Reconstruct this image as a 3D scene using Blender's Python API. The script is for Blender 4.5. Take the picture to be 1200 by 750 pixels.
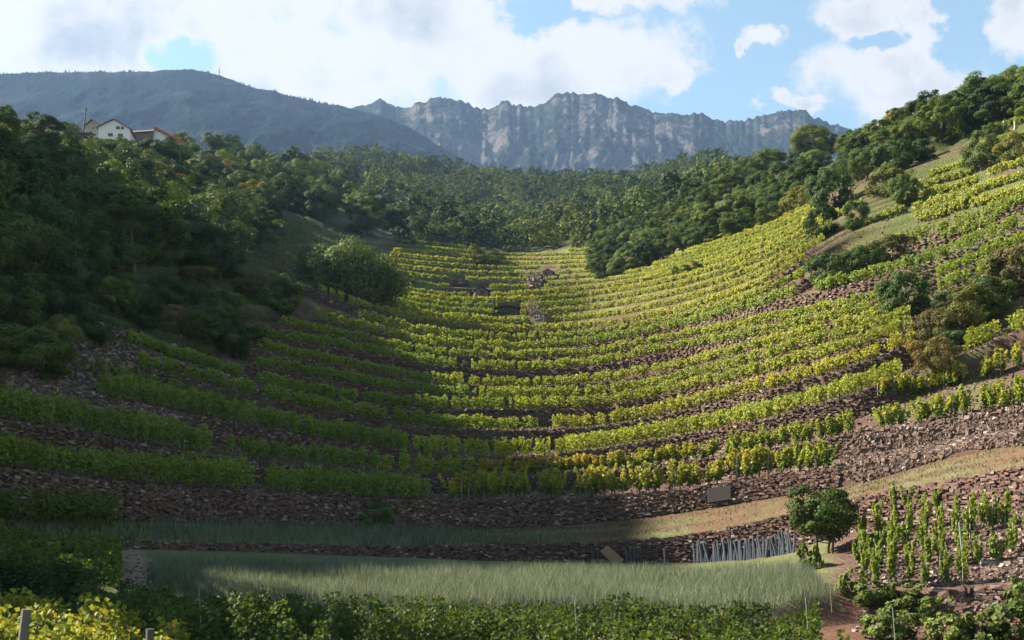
import bpy, math, random
import numpy as np
from mathutils import Vector, Matrix

R = math.radians
rng = np.random.default_rng(7)
random.seed(7)
scene = bpy.context.scene
for o in list(bpy.data.objects):
    bpy.data.objects.remove(o, do_unlink=True)
COL = scene.collection

# ------------------------------------------------------------------ camera, sky, sun
F = 1287.0          # focal length in photo pixels (1200 wide); eye level lies on row 640
HOR = 640.0
SUN_AZ, SUN_EL = -76.0, 33.5      # azimuth from the view axis (negative = left), elevation
SUN_POWER, SKY_POWER, EXPOSURE = 5.0, 0.062, 2.17
HAZE = 0.6e-4

cam_d = bpy.data.cameras.new('camera')
cam = bpy.data.objects.new('camera', cam_d)
COL.objects.link(cam)
cam.location = (0, 0, 0)
cam.rotation_euler = (R(90), 0, 0)
cam_d.sensor_width = 36.0
cam_d.lens = 36.0 * F / 1200.0
cam_d.shift_y = (HOR - 375.0) / 1200.0
cam_d.clip_start = 0.1
cam_d.clip_end = 20000
scene.camera = cam

sun_dir = Vector((math.sin(R(SUN_AZ)) * math.cos(R(SUN_EL)), math.cos(R(SUN_AZ)) * math.cos(R(SUN_EL)), math.sin(R(SUN_EL))))
sl = bpy.data.lights.new('sun', 'SUN')
sl.energy = SUN_POWER
sl.angle = R(0.5)
sl.color = (1.0, 0.90, 0.72)
so = bpy.data.objects.new('sun', sl)
so.rotation_euler = (-sun_dir).to_track_quat('-Z', 'Y').to_euler()
so.location = (-200, 100, 300)
COL.objects.link(so)

vs = scene.view_settings
vs.view_transform = 'Standard'
vs.look = 'None'
vs.gamma = 1.0
vs.use_curve_mapping = False
vs.exposure = EXPOSURE


class NT:
    """small helper to wire shader nodes"""
    def __init__(self, tree):
        self.t = tree
        tree.nodes.clear()

    def n(self, kind, **kw):
        x = self.t.nodes.new(kind)
        for k, v in kw.items():
            if k.startswith('i_'):
                x.inputs[k[2:].replace('_', ' ')].default_value = v
            else:
                setattr(x, k, v)
        return x

    def l(self, a, b):
        self.t.links.new(a, b)

    def m(self, op, a, b=None, c=None, clamp=False):
        x = self.t.nodes.new('ShaderNodeMath')
        x.operation = op
        x.use_clamp = clamp
        for i, v in enumerate((a, b, c)):
            if v is None:
                continue
            if isinstance(v, (int, float)):
                x.inputs[i].default_value = v
            else:
                self.l(v, x.inputs[i])
        return x.outputs[0]

    def mix(self, fac, a, b, blend='MIX'):
        x = self.t.nodes.new('ShaderNodeMix')
        x.data_type = 'RGBA'
        x.blend_type = blend
        for s, v in ((0, fac), (6, a), (7, b)):
            if isinstance(v, (int, float)):
                x.inputs[s].default_value = v
            elif isinstance(v, tuple):
                x.inputs[s].default_value = v if len(v) == 4 else (*v, 1)
            else:
                self.l(v, x.inputs[s])
        return x.outputs[2]

    def noise(self, vec, scale, detail=4, rough=0.55, dist=0.0):
        x = self.n('ShaderNodeTexNoise')
        x.inputs['Scale'].default_value = scale
        x.inputs['Detail'].default_value = detail
        x.inputs['Roughness'].default_value = rough
        x.inputs['Distortion'].default_value = dist
        if vec is not None:
            self.l(vec, x.inputs['Vector'])
        return x.outputs['Fac']

    def smooth(self, v, a, b):
        x = self.n('ShaderNodeMapRange', interpolation_type='SMOOTHSTEP')
        self.l(v, x.inputs['Value'])
        x.inputs['From Min'].default_value = a
        x.inputs['From Max'].default_value = b
        return x.outputs['Result']


world = bpy.data.worlds.new('World')
scene.world = world
world.use_nodes = True
w = NT(world.node_tree)
sky = w.n('ShaderNodeTexSky', sky_type='NISHITA')
sky.sun_disc = False
sky.sun_elevation = R(SUN_EL)
sky.sun_rotation = R(SUN_AZ)
sky.air_density = 1.0
sky.dust_density = 0.4
sky.ozone_density = 2.5
tc = w.n('ShaderNodeTexCoord')
sep = w.n('ShaderNodeSeparateXYZ')
w.l(tc.outputs['Generated'], sep.inputs[0])
yy = w.m('MAXIMUM', sep.outputs[1], 0.08)
gx = w.m('DIVIDE', sep.outputs[0], yy)
gz = w.m('DIVIDE', sep.outputs[2], yy)
cmb = w.n('ShaderNodeCombineXYZ')
w.l(gx, cmb.inputs[0]); w.l(gz, cmb.inputs[1]); cmb.inputs[2].default_value = 0.437
P = cmb.outputs[0]
nz = w.noise(P, 11.0, 9, 0.66, 0.25)
nz2 = w.noise(P, 34.0, 7, 0.65)
wob = w.m('ADD', w.m('MULTIPLY', w.m('SUBTRACT', nz, 0.5), 2.6), w.m('MULTIPLY', w.m('SUBTRACT', nz2, 0.5), 1.1))


wn = w.n('ShaderNodeTexNoise')
wn.inputs['Scale'].default_value = 22.0
wn.inputs['Detail'].default_value = 5
wn.inputs['Roughness'].default_value = 0.6
w.l(P, wn.inputs['Vector'])
ws = w.n('ShaderNodeSeparateColor')
w.l(wn.outputs['Color'], ws.inputs[0])
wx = w.m('ADD', gx, w.m('MULTIPLY', w.m('SUBTRACT', ws.outputs[0], 0.5), 0.075))
wz = w.m('ADD', gz, w.m('MULTIPLY', w.m('SUBTRACT', ws.outputs[1], 0.5), 0.06))


def blob(cx, cy, rx, ry):
    ax = w.m('MULTIPLY', w.m('SUBTRACT', wx, (cx - 600) / F), F / rx)
    az = w.m('MULTIPLY', w.m('SUBTRACT', wz, (HOR - cy) / F), F / ry)
    d = w.m('SQRT', w.m('ADD', w.m('MULTIPLY', ax, ax), w.m('MULTIPLY', az, az)))
    return w.m('SUBTRACT', 1.0, d)


acc = None
for b in ((90, 20, 380, 100), (350, 80, 140, 80), (480, 30, 190, 110), (610, 85, 160, 62), (690, 72, 125, 62), (785, 85, 42, 24),
          (893, 44, 30, 17), (872, 56, 13, 17), (909, 116, 18, 14), (942, 124, 26, 15), (1045, 95, 105, 72), (1010, 20, 66, 36), (1075, 20, 40, 60), (1190, 22, 38, 60), (700, -10, 120, 25)):
    e = blob(*b)
    acc = e if acc is None else w.m('MAXIMUM', acc, e)
hole = None
for b in ((214, 66, 46, 30), (628, 10, 56, 32), (1122, 45, 34, 46), (1030, 48, 34, 16)):
    e = blob(*b)
    hole = e if hole is None else w.m('MAXIMUM', hole, e)
dens = w.m('ADD', acc, w.m('MULTIPLY', wob, 0.62))
dens = w.m('SUBTRACT', dens, w.m('MULTIPLY', w.smooth(w.m('ADD', hole, w.m('MULTIPLY', wob, 0.8)), -0.35, 0.95), 0.95))
mask = w.smooth(dens, -0.14, 0.36)
# grey undersides and bright billows
nb = w.noise(P, 8.0, 8, 0.58, 0.15)
edge = w.smooth(dens, 0.1, 0.75)
shade = w.m('MULTIPLY', edge, w.smooth(nb, 0.42, 0.66))
cloud = w.mix(shade, (1.0, 0.98, 0.955), (0.52, 0.58, 0.65))
up = w.m('DIVIDE', 0.88 / 2 ** EXPOSURE, SKY_POWER)
cl = w.n('ShaderNodeVectorMath', operation='SCALE')
w.l(cloud, cl.inputs[0]); w.l(up, cl.inputs['Scale'])
mask = w.m('MULTIPLY', mask, w.smooth(sep.outputs[1], 0.1, 0.4))
mask = w.m('ADD', 0.12, w.m('MULTIPLY', mask, 0.87))   # a thin veil over the blue as well
skyc = w.mix(1.0, sky.outputs[0], (0.88, 0.95, 0.77), 'MULTIPLY')
outc = w.mix(mask, skyc, cl.outputs[0])
bg = w.n('ShaderNodeBackground')
w.l(outc, bg.inputs[0])
bg.inputs[1].default_value = SKY_POWER
wo = w.n('ShaderNodeOutputWorld')
w.l(bg.outputs[0], wo.inputs[0])

# ------------------------------------------------------------------ helpers
def tag(o, label=None, cat=None, group=None, kind=None):
    if label: o['label'] = label
    if cat: o['category'] = cat
    if group: o['group'] = group
    if kind: o['kind'] = kind
    return o


def link(name, me, mat=None, parent=None, loc=None):
    o = bpy.data.objects.new(name, me)
    COL.objects.link(o)
    if mat is not None and me is not None and len(me.materials) == 0:
        me.materials.append(mat)
    if parent is not None:
        o.parent = parent
    if loc is not None:
        o.location = loc
    return o


def empty(name, loc=(0, 0, 0), rz=0.0):
    o = bpy.data.objects.new(name, None)
    o.empty_display_size = 0.3
    o.location = loc
    o.rotation_euler = (0, 0, rz)
    COL.objects.link(o)
    return o


def build(name, V, faces, col=None, smooth=False):
    """mesh from vertex array, list of face index arrays (n x k) and point colours"""
    V = np.asarray(V, np.float32)
    if not isinstance(faces, (list, tuple)):
        faces = [faces]
    faces = [np.asarray(f, np.int32) for f in faces if len(f)]
    me = bpy.data.meshes.new(name)
    me.vertices.add(len(V))
    me.vertices.foreach_set('co', V.ravel())
    nl = sum(f.size for f in faces)
    npol = sum(len(f) for f in faces)
    me.loops.add(nl)
    me.loops.foreach_set('vertex_index', np.concatenate([f.ravel() for f in faces]))
    me.polygons.add(npol)
    sizes = np.concatenate([np.full(len(f), f.shape[1], np.int32) for f in faces])
    starts = np.concatenate([[0], np.cumsum(sizes)[:-1]]).astype(np.int32)
    me.polygons.foreach_set('loop_start', starts)
    me.polygons.foreach_set('loop_total', sizes)
    me.polygons.foreach_set('use_smooth', np.full(npol, smooth))
    if col is not None:
        c = np.asarray(col, np.float32)
        if c.ndim == 1:
            c = np.tile(c, (len(V), 1))
        if c.shape[1] == 3:
            c = np.hstack([c, np.ones((len(c), 1), np.float32)])
        a = me.attributes.new('Col', 'FLOAT_COLOR', 'POINT')
        a.data.foreach_set('color', c.ravel())
    me.update(calc_edges=True)
    me.validate()
    return me


def _hash(ix, iy, iz, seed):
    h = (ix * 374761393 + iy * 668265263 + iz * 2147483647 + seed * 1274126177) & 0xFFFFFFFF
    h = ((h ^ (h >> 13)) * 1274126177) & 0xFFFFFFFF
    return ((h ^ (h >> 16)) & 0xFFFF) / 65535.0


def vnoise(x, y, z=0.0, seed=0):
    x, y, z = np.broadcast_arrays(np.asarray(x, float), np.asarray(y, float), np.asarray(z, float))
    ix, iy, iz = np.floor(x).astype(np.int64), np.floor(y).astype(np.int64), np.floor(z).astype(np.int64)
    fx, fy, fz = x - ix, y - iy, z - iz
    fx, fy, fz = (f * f * (3 - 2 * f) for f in (fx, fy, fz))
    r = 0
    for dx in (0, 1):
        for dy in (0, 1):
            for dz in (0, 1):
                wgt = (fx if dx else 1 - fx) * (fy if dy else 1 - fy) * (fz if dz else 1 - fz)
                r = r + wgt * _hash(ix + dx, iy + dy, iz + dz, seed)
    return r


def fbm(x, y, z=0.0, oct=4, seed=0):
    a, s, n = 0.5, 0, 0
    for i in range(oct):
        s = s + a * vnoise(np.asarray(x) * 2 ** i, np.asarray(y) * 2 ** i, np.asarray(z) * 2 ** i, seed + i)
        n += a
        a *= 0.5
    return s / n


def unit(v):
    return v / np.maximum(np.linalg.norm(v, axis=-1, keepdims=True), 1e-9)


def kites(C, N, size, aspect=0.85, fold=0.18, r=rng):
    """leaf-shaped quads at centres C facing N; size scalar or array"""
    n = len(C)
    size = np.broadcast_to(np.asarray(size, float), (n,))[:, None]
    N = unit(N)
    t = unit(np.cross(N, r.normal(size=(n, 3))))
    b = np.cross(N, t)
    p0 = C - t * size * 0.5
    p2 = C + t * size * 0.5
    k = C - t * size * 0.08
    p1 = k + b * size * 0.5 * aspect + N * size * fold
    p3 = k - b * size * 0.5 * aspect + N * size * fold
    V = np.stack([p0, p1, p2, p3], 1).reshape(-1, 3)
    return V, np.arange(4 * n).reshape(n, 4)


def tube(pts, rad, sides=6):
    """tapered tube round a polyline -> V, quads (+ end fan by collapsing radius)"""
    pts = np.asarray(pts, float)
    rad = np.asarray(rad, float)
    d = np.gradient(pts, axis=0)
    d = unit(d)
    ref = np.array([0.31, 0.95, 0.05])
    a = unit(np.cross(d, ref))
    b = np.cross(d, a)
    th = np.linspace(0, 2 * np.pi, sides, endpoint=False)
    ring = a[:, None] * np.cos(th)[None, :, None] + b[:, None] * np.sin(th)[None, :, None]
    V = (pts[:, None] + ring * rad[:, None, None]).reshape(-1, 3)
    m = len(pts)
    i = np.arange(m - 1)[:, None] * sides
    j = np.arange(sides)[None]
    jn = (j + 1) % sides
    Q = np.stack([i + j, i + jn, i + sides + jn, i + sides + j], -1).reshape(-1, 4)
    return V, Q


class MB:
    """collects pieces into one mesh"""
    def __init__(self):
        self.V, self.Q, self.T, self.C, self.n = [], [], [], [], 0

    def add(self, V, Q, col=(1, 1, 1)):
        V = np.asarray(V, float)
        Q = np.asarray(Q)
        (self.Q if Q.shape[1] == 4 else self.T).append(Q + self.n)
        self.V.append(V)
        c = np.asarray(col, float)
        self.C.append(np.tile(c, (len(V), 1)) if c.ndim == 1 else c)
        self.n += len(V)

    def box(self, c, s, rz=0.0, col=(1, 1, 1), M=None):
        x, y, z = [k / 2 for k in s]
        V = np.array([[-x, -y, -z], [x, -y, -z], [x, y, -z], [-x, y, -z], [-x, -y, z], [x, -y, z], [x, y, z], [-x, y, z]])
        if M is not None:
            V = V @ np.asarray(M).T
        cs, sn = math.cos(rz), math.sin(rz)
        V = V @ np.array([[cs, sn, 0], [-sn, cs, 0], [0, 0, 1]]) + np.asarray(c)
        Q = np.array([[3, 2, 1, 0], [4, 5, 6, 7], [0, 1, 5, 4], [1, 2, 6, 5], [2, 3, 7, 6], [3, 0, 4, 7]])
        self.add(V, Q, col)

    def mesh(self, name, smooth=False):
        fs = []
        if self.Q: fs.append(np.concatenate(self.Q))
        if self.T: fs.append(np.concatenate(self.T))
        return build(name, np.concatenate(self.V), fs, np.concatenate(self.C), smooth)


def stones(P, size, r=rng, rz=None, flat=0.55, long=1.5, jitter=0.2):
    """irregular blocks at P (n,3) -> V, Q. rz: yaw of each stone's long side"""
    n = len(P)
    size = np.broadcast_to(np.asarray(size, float), (n,))
    base = np.array([[-1, -1, -1], [1, -1, -1], [1, 1, -1], [-1, 1, -1], [-1, -1, 1], [1, -1, 1], [1, 1, 1], [-1, 1, 1]], float) * 0.5
    sc = np.stack([size * long * r.uniform(.65, 1.3, n), size * r.uniform(.7, 1.2, n), size * flat * r.uniform(.6, 1.4, n)], 1)
    V = (base[None] + r.uniform(-jitter, jitter, (n, 8, 3))) * sc[:, None]
    if rz is None:
        rz = r.uniform(0, 6.28, n)
        tilt = r.normal(0, 0.35, n)
    else:
        rz = rz + r.normal(0, 0.12, n)
        tilt = r.normal(0, 0.1, n)
    ct, st = np.cos(tilt)[:, None], np.sin(tilt)[:, None]
    x, y, z = V[..., 0], V[..., 1], V[..., 2]
    x, z = x * ct - z * st, x * st + z * ct
    c, s = np.cos(rz)[:, None], np.sin(rz)[:, None]
    V = np.stack([x * c - y * s, x * s + y * c, z], -1) + P[:, None]
    q = np.array([[3, 2, 1, 0], [4, 5, 6, 7], [0, 1, 5, 4], [1, 2, 6, 5], [2, 3, 7, 6], [3, 0, 4, 7]])
    Q = (q[None] + (np.arange(n) * 8)[:, None, None]).reshape(-1, 4)
    return V.reshape(-1, 3), Q


def stone_cols(n, r=rng, pale=0.13, dark=(0.068, 0.039, 0.032), mid=(0.145, 0.092, 0.078)):
    t = r.uniform(0, 1, (n, 1))
    c = np.array(dark) * (1 - t) + np.array(mid) * t
    p = r.uniform(0, 1, n) < pale
    c[p] = np.array([0.22, 0.18, 0.16]) * r.uniform(.75, 1.2, (p.sum(), 1))
    return np.repeat(c, 8, axis=0)


# ------------------------------------------------------------------ materials
def new_mat(name):
    m = bpy.data.materials.new(name)
    m.use_nodes = True
    return m, NT(m.node_tree)


def leaf_mat(name, trans=0.35, vary=0.25, warm=0.12, rough=0.55, tcol=(1.25, 1.15, 0.55)):
    m, t = new_mat(name)
    at = t.n('ShaderNodeAttribute', attribute_name='Col')
    oi = t.n('ShaderNodeObjectInfo')
    geo = t.n('ShaderNodeNewGeometry')
    n1 = t.noise(geo.outputs['Position'], 0.22, 3)
    hs = t.n('ShaderNodeHueSaturation')
    t.l(at.outputs['Color'], hs.inputs['Color'])
    hs.inputs['Saturation'].default_value = 1.0
    t.l(t.m('ADD', 0.5, t.m('MULTIPLY', t.m('SUBTRACT', oi.outputs['Random'], 0.5), -warm * 0.5)), hs.inputs['Hue'])
    val = t.m('ADD', 1.0, t.m('MULTIPLY', t.m('SUBTRACT', oi.outputs['Random'], 0.5), vary * 2))
    val = t.m('MULTIPLY', val, t.m('ADD', 0.7, t.m('MULTIPLY', n1, 0.6)))
    t.l(val, hs.inputs['Value'])
    pb = t.n('ShaderNodeBsdfPrincipled')
    t.l(hs.outputs[0], pb.inputs['Base Color'])
    pb.inputs['Roughness'].default_value = rough
    pb.inputs['Specular IOR Level'].default_value = 0.12
    tr = t.n('ShaderNodeBsdfTranslucent')
    t.l(t.mix(1.0, hs.outputs[0], tcol, 'MULTIPLY'), tr.inputs[0])
    mx = t.n('ShaderNodeMixShader')
    mx.inputs[0].default_value = trans
    t.l(pb.outputs[0], mx.inputs[1]); t.l(tr.outputs[0], mx.inputs[2])
    out = t.n('ShaderNodeOutputMaterial')
    t.l(mx.outputs[0], out.inputs[0])
    return m


def solid_mat(name, rough=0.8, nscale=3.0, namp=0.5, bump=0.0, bscale=20.0, col=None, spec=0.25):
    """point colour (or a fixed one) broken up by noise"""
    m, t = new_mat(name)
    geo = t.n('ShaderNodeNewGeometry')
    pos = geo.outputs['Position']
    if col is None:
        base = t.n('ShaderNodeAttribute', attribute_name='Col').outputs['Color']
    else:
        rgb = t.n('ShaderNodeRGB')
        rgb.outputs[0].default_value = (*col, 1)
        base = rgb.outputs[0]
    f = t.m('ADD', 1 - namp * 0.5, t.m('MULTIPLY', t.noise(pos, nscale, 5, 0.6), namp))
    sc = t.n('ShaderNodeVectorMath', operation='SCALE')
    t.l(base, sc.inputs[0]); t.l(f, sc.inputs['Scale'])
    pb = t.n('ShaderNodeBsdfPrincipled')
    t.l(sc.outputs[0], pb.inputs['Base Color'])
    pb.inputs['Roughness'].default_value = rough
    pb.inputs['Specular IOR Level'].default_value = spec
    if bump:
        bp = t.n('ShaderNodeBump')
        bp.inputs['Strength'].default_value = bump
        bp.inputs['Distance'].default_value = 0.05
        t.l(t.noise(pos, bscale, 5), bp.inputs['Height'])
        t.l(bp.outputs[0], pb.inputs['Normal'])
    out = t.n('ShaderNodeOutputMaterial')
    t.l(pb.outputs[0], out.inputs[0])
    return m


def ground_mat():
    m, t = new_mat('hillside_soil')
    geo = t.n('ShaderNodeNewGeometry')
    pos = geo.outputs['Position']
    at = t.n('ShaderNodeAttribute', attribute_name='Col')
    base = at.outputs['Color']
    stony = at.outputs['Alpha']
    n1 = t.noise(pos, 0.6, 5, 0.6)
    n2 = t.noise(pos, 5.0, 5, 0.65)
    n3 = t.noise(pos, 1.7, 4, 0.6)
    f = t.m('MULTIPLY', t.m('ADD', 0.6, t.m('MULTIPLY', n1, 0.8)), t.m('ADD', 0.55, t.m('MULTIPLY', n2, 0.9)))
    sc = t.n('ShaderNodeVectorMath', operation='SCALE')
    t.l(base, sc.inputs[0]); t.l(f, sc.inputs['Scale'])
    # weeds in the soil
    weed = t.mix(t.m('MULTIPLY', t.smooth(n3, 0.56, 0.66), 0.55), sc.outputs[0], (0.075, 0.085, 0.03))
    # loose stones
    vo = t.n('ShaderNodeTexVoronoi')
    vo.inputs['Scale'].default_value = 3.6
    t.l(pos, vo.inputs['Vector'])
    sr = t.n('ShaderNodeSeparateColor')
    t.l(vo.outputs['Color'], sr.inputs[0])
    pick = t.m('MULTIPLY', t.smooth(sr.outputs[0], 0.45, 0.6), t.smooth(vo.outputs['Distance'], 0.42, 0.25))
    stone = t.mix(sr.outputs[1], (0.06, 0.042, 0.038), (0.18, 0.145, 0.13))
    col = t.mix(t.m('MULTIPLY', pick, stony), weed, stone)
    pb = t.n('ShaderNodeBsdfPrincipled')
    t.l(col, pb.inputs['Base Color'])
    pb.inputs['Roughness'].default_value = 0.95
    pb.inputs['Specular IOR Level'].default_value = 0.1
    bp = t.n('ShaderNodeBump')
    bp.inputs['Strength'].default_value = 0.8
    bp.inputs['Distance'].default_value = 0.12
    t.l(t.m('ADD', n2, t.m('MULTIPLY', pick, stony)), bp.inputs['Height'])
    t.l(bp.outputs[0], pb.inputs['Normal'])
    out = t.n('ShaderNodeOutputMaterial')
    t.l(pb.outputs[0], out.inputs[0])
    return m


M_SOIL = ground_mat()
M_VINE = leaf_mat('vine_leaf', 0.42, 0.06, 0.03)
M_TREE = leaf_mat('tree_leaf', 0.26, 0.36, 0.065, 0.6)
M_GRASS = leaf_mat('grass_blade', 0.35, 0.0, 0.0, 0.6, (1.1, 1.1, 0.8))
M_BARK = solid_mat('bark', 0.9, 6, 0.7, 0.5, 30, (0.09, 0.07, 0.055))
M_STONE = solid_mat('dry_stone', 0.9, 4, 0.6, 0.5, 18)
M_WOOD = solid_mat('weathered_wood', 0.85, 14, 0.6, 0.3, 40)
M_PAINT = solid_mat('plaster', 0.85, 1.5, 0.2)
M_METAL = solid_mat('dull_metal', 0.45, 6, 0.3, spec=0.5)

# ------------------------------------------------------------------ terrain
# Depth (y) and height of the hillside along sight columns u; read off the terraces.
LINES = ['n0', 'n1', 'n2', 'n3', 'P0', 'V2', 'T2', 'V1', 'A', 'B', 'C', 'D', 'E', 'F', 'G', 'H', 'I', 'J', 'K', 'L', 'M', 'X', 'Y', 'Z']
US = [0, 100, 200, 300, 400, 500, 600, 700, 800, 900, 1000, 1100, 1200]


def zz(v, d):
    return d * (HOR - v) / F


near = {  # (D, z)
    'n0': [(2, -2.2)] * 13,
    'n1': [(11, -2.4)] * 3 + [(11, -2.9)] * 10,
    'n2': [(20, -2.25), (20, -2.5), (20, -2.8), (20, -3.1), (20, -3.4)] + [(20, -3.6)] * 8,
    'n3': [(31, -2.7), (32, -2.6), (34, -2.6), (35, -2.75)] + [(35.5, -2.9)] * 5 + [(36, -2.9), (38, -2.6), (37.4, -2.6), (36.5, -2.5)],
}
px = {  # (v, D)
    'P0': [(715, 33), (700, 34), (698, 35), (703, 35.5), (707, 36), (710, 36), (712, 36), (714, 36.5), (716, 37), (714, 37), (690, 40), (690, 38.5), (684, 37.5)],
    'V2': [(653, 40), (644, 44.5), (643, 48.5), (646, 51.7), (650, 54), (654, 56.7), (658, 58), (659, 58.7), (660, 58.2), (653, 55.7), (622, 52.6), (603, 49), (592, 45.5)],
    'T2': [(650, 40.6), (640, 45), (635, 48.8), (638, 52), (640, 54.3), (641, 57), (637, 58.3), (636, 59), (630, 58.5), (610, 56), (584, 53), (567, 49.5), (547, 46)],
    'V1': [(606, 45.5), (606, 48.5), (611, 52.5), (613, 55.6), (617, 58.6), (620, 61.5), (619, 63), (612, 63.2), (600, 61.7), (583, 59.6), (569, 56.6), (539, 53.5), (518, 49.5)],
    'A': [(549, 46), (563, 49), (571, 53), (578, 56), (584, 59), (589, 62), (586, 63.5), (583, 63.5), (575, 62), (559, 60), (546, 57), (530, 54), (510, 50)],
    'B': [(492, 50.5), (509, 53.5), (528, 57), (540, 60.5), (550, 64), (558, 66.5), (558, 68), (554, 67.5), (542, 66), (526, 63), (509, 60), (495, 57), (477, 53)],
    'C': [(440, 57), (462, 60), (482, 63.5), (502, 66.5), (520, 69.5), (534, 72), (540, 73), (527, 72.5), (511, 71), (491, 67), (462, 64), (427, 63), (385, 63)],
    'D': [(415, 62), (415, 67), (439, 71), (466, 74), (485, 77), (501, 79), (506, 80), (502, 79), (482, 77), (457, 72), (429, 69), (392, 69), (345, 69)],
    'E': [(395, 66), (385, 73), (420, 76), (449, 80), (470, 83.5), (480, 86), (481, 87), (478, 86), (459, 84), (437, 77), (410, 73), (375, 72), (333, 72)],
    'F': [(380, 69), (372, 76), (405, 80.5), (430, 86), (448, 90.5), (463, 92.5), (468, 93), (465, 92), (448, 89), (420, 81), (395, 77), (363, 75), (322, 74)],
    'G': [(368, 72), (360, 79), (392, 85), (410, 92), (429, 97), (449, 99), (455, 100), (450, 99), (433, 95), (405, 86), (384, 81), (352, 78), (311, 76.5)],
    'H': [(355, 75), (350, 82), (380, 90), (395, 98), (408, 105), (429, 107), (436, 108), (430, 106), (408, 102), (393, 91), (372, 85), (344, 81), (300, 79)],
    'I': [(342, 78), (340, 85), (365, 95), (375, 106), (396, 113), (416, 116), (421, 118), (417, 115), (397, 111), (379, 97), (361, 89), (326, 85), (284, 83)],
    'J': [(330, 81), (330, 88), (352, 100), (355, 114), (381, 119), (405, 122), (412, 124), (404, 121), (384, 117), (356, 104), (333, 96), (305, 91), (263, 88)],
    'K': [(315, 86), (315, 93), (333, 109), (330, 128), (368, 131), (393, 135), (401, 137), (395, 134), (375, 127), (344, 112), (300, 109), (275, 102), (238, 95)],
    'L': [(300, 90), (300, 98), (315, 117), (306, 142), (354, 143), (381, 148), (390, 150), (386, 147), (366, 138), (332, 120), (268, 122), (240, 115), (210, 105)],
    'M': [(250, 110), (250, 122), (260, 155), (270, 195), (320, 185), (348, 196), (348, 196), (340, 200), (320, 172), (290, 150), (240, 138), (205, 135), (170, 128)],
    'X': [(205, 133), (205, 160), (225, 205), (240, 260), (283, 260), (286, 305), (297, 312), (294, 280), (288, 208), (255, 185), (215, 157), (180, 152), (145, 145)],
    'Y': [(180, 148), (185, 205), (205, 250), (225, 300), (240, 330), (250, 420), (260, 440), (250, 430), (262, 245), (215, 235), (200, 172), (160, 166), (128, 158)],
    'Z': [(168, 158), (170, 245), (190, 290), (200, 400), (207, 480), (222, 570), (232, 600), (222, 620), (228, 480), (196, 270), (188, 187), (148, 176), (118, 165)],
}
crest = [(160, 165), (162, 280), (181, 320), (181, 640), (178, 720), (194, 760), (208, 800), (199, 820), (188, 800), (192, 700), (186, 205), (142, 186), (112, 172)]
LINES.append('crest')
px['crest'] = crest
# columns outside the frame: (u, offsets applied to the edge column) given directly as (D, z)
side = {
    -450: dict(n0=(2, -2.2), n1=(8, -2.2), n2=(15, -2.0), n3=(24, -1.5), P0=(26, -1), V2=(31, .3), T2=(31.5, .5), V1=(36.5, 1.8), A=(37, 3.8), B=(42, 6.5), C=(47, 9.5), D=(52, 12.8),
               E=(55, 15), F=(57, 16.5), G=(59, 18), H=(61.5, 19.5), I=(64, 21), J=(67, 23), K=(71, 26), L=(76, 30), M=(92, 42), X=(112, 56), Y=(128, 65), Z=(138, 70), crest=(150, 75)),
    -1100: dict(n0=(2, -2), n1=(6, -1.8), n2=(11, -1), n3=(17, .4), P0=(19, 1), V2=(23, 3), T2=(23.5, 3.3), V1=(26.5, 5), A=(27, 6.5), B=(30, 9), C=(33, 12), D=(37, 15), E=(39, 17),
                F=(41, 18.5), G=(43, 20), H=(45, 21.5), I=(47, 23), J=(49, 25), K=(52, 28), L=(56, 32), M=(67, 42), X=(80, 55), Y=(92, 65), Z=(100, 71), crest=(110, 76)),
    1700: dict(n0=(2, -2.4), n1=(9, -2.5), n2=(16, -2.5), n3=(27, -1), P0=(28, -.6), V2=(33, 3), T2=(33.5, 4.5), V1=(37, 6), A=(37.5, 7), B=(40, 9), C=(47, 14.5), D=(51, 17.5),
               E=(53, 19), F=(55, 20.3), G=(57, 21.8), H=(59, 23), I=(62, 25), J=(66, 28), K=(71, 31.5), L=(78, 36.5), M=(95, 48), X=(108, 57), Y=(118, 63), Z=(124, 67), crest=(130, 70)),
}
cols = []
for u_, kz, kb in ((-1100, 1.36, 1.0), (-450, 1.18, .4)):      # unseen left hill, raised outside the frame to shade the terraces
    side[u_] = {k: (d, (z * kz + kb if z > 0 else z) * (1.07 if u_ == -450 and k in ('X', 'Y', 'Z', 'crest') else 1)) for k, (d, z) in side[u_].items()}
for u, d in sorted(side.items()):
    if u < 0: cols.append((u, [d[k] for k in LINES]))
for i, u in enumerate(US):
    row = []
    for k in LINES:
        if k in near: row.append(near[k][i])
        else:
            v, D = px[k][i]
            row.append((D, zz(v, D)))
    cols.append((u, row))
cols.append((1700, [side[1700][k] for k in LINES]))
CU = np.array([c[0] for c in cols], float)
CD = np.array([[p[0] for p in c[1]] for c in cols], float)   # cols x lines
CZ = np.array([[p[1] for p in c[1]] for c in cols], float)
GU = np.concatenate([np.arange(-1100, -100, 22.0), np.arange(-100, 1300, 5.0), np.arange(1300, 1701, 20.0)])
fine = np.arange(-1300, 1901, 5.0)


def spread(A):
    out = []
    k = np.exp(-0.5 * (np.arange(-12, 13) * 5 / 24.0) ** 2)
    k /= k.sum()
    for j in range(A.shape[1]):
        y = np.interp(fine, CU, A[:, j])
        y = np.convolve(np.pad(y, 12, mode='edge'), k, 'valid')
        out.append(np.interp(GU, fine, y))
    return np.array(out)           # lines x GU


LD, LZ = spread(CD), spread(CZ)
LI = {k: i for i, k in enumerate(LINES)}
nc = len(GU)

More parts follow.
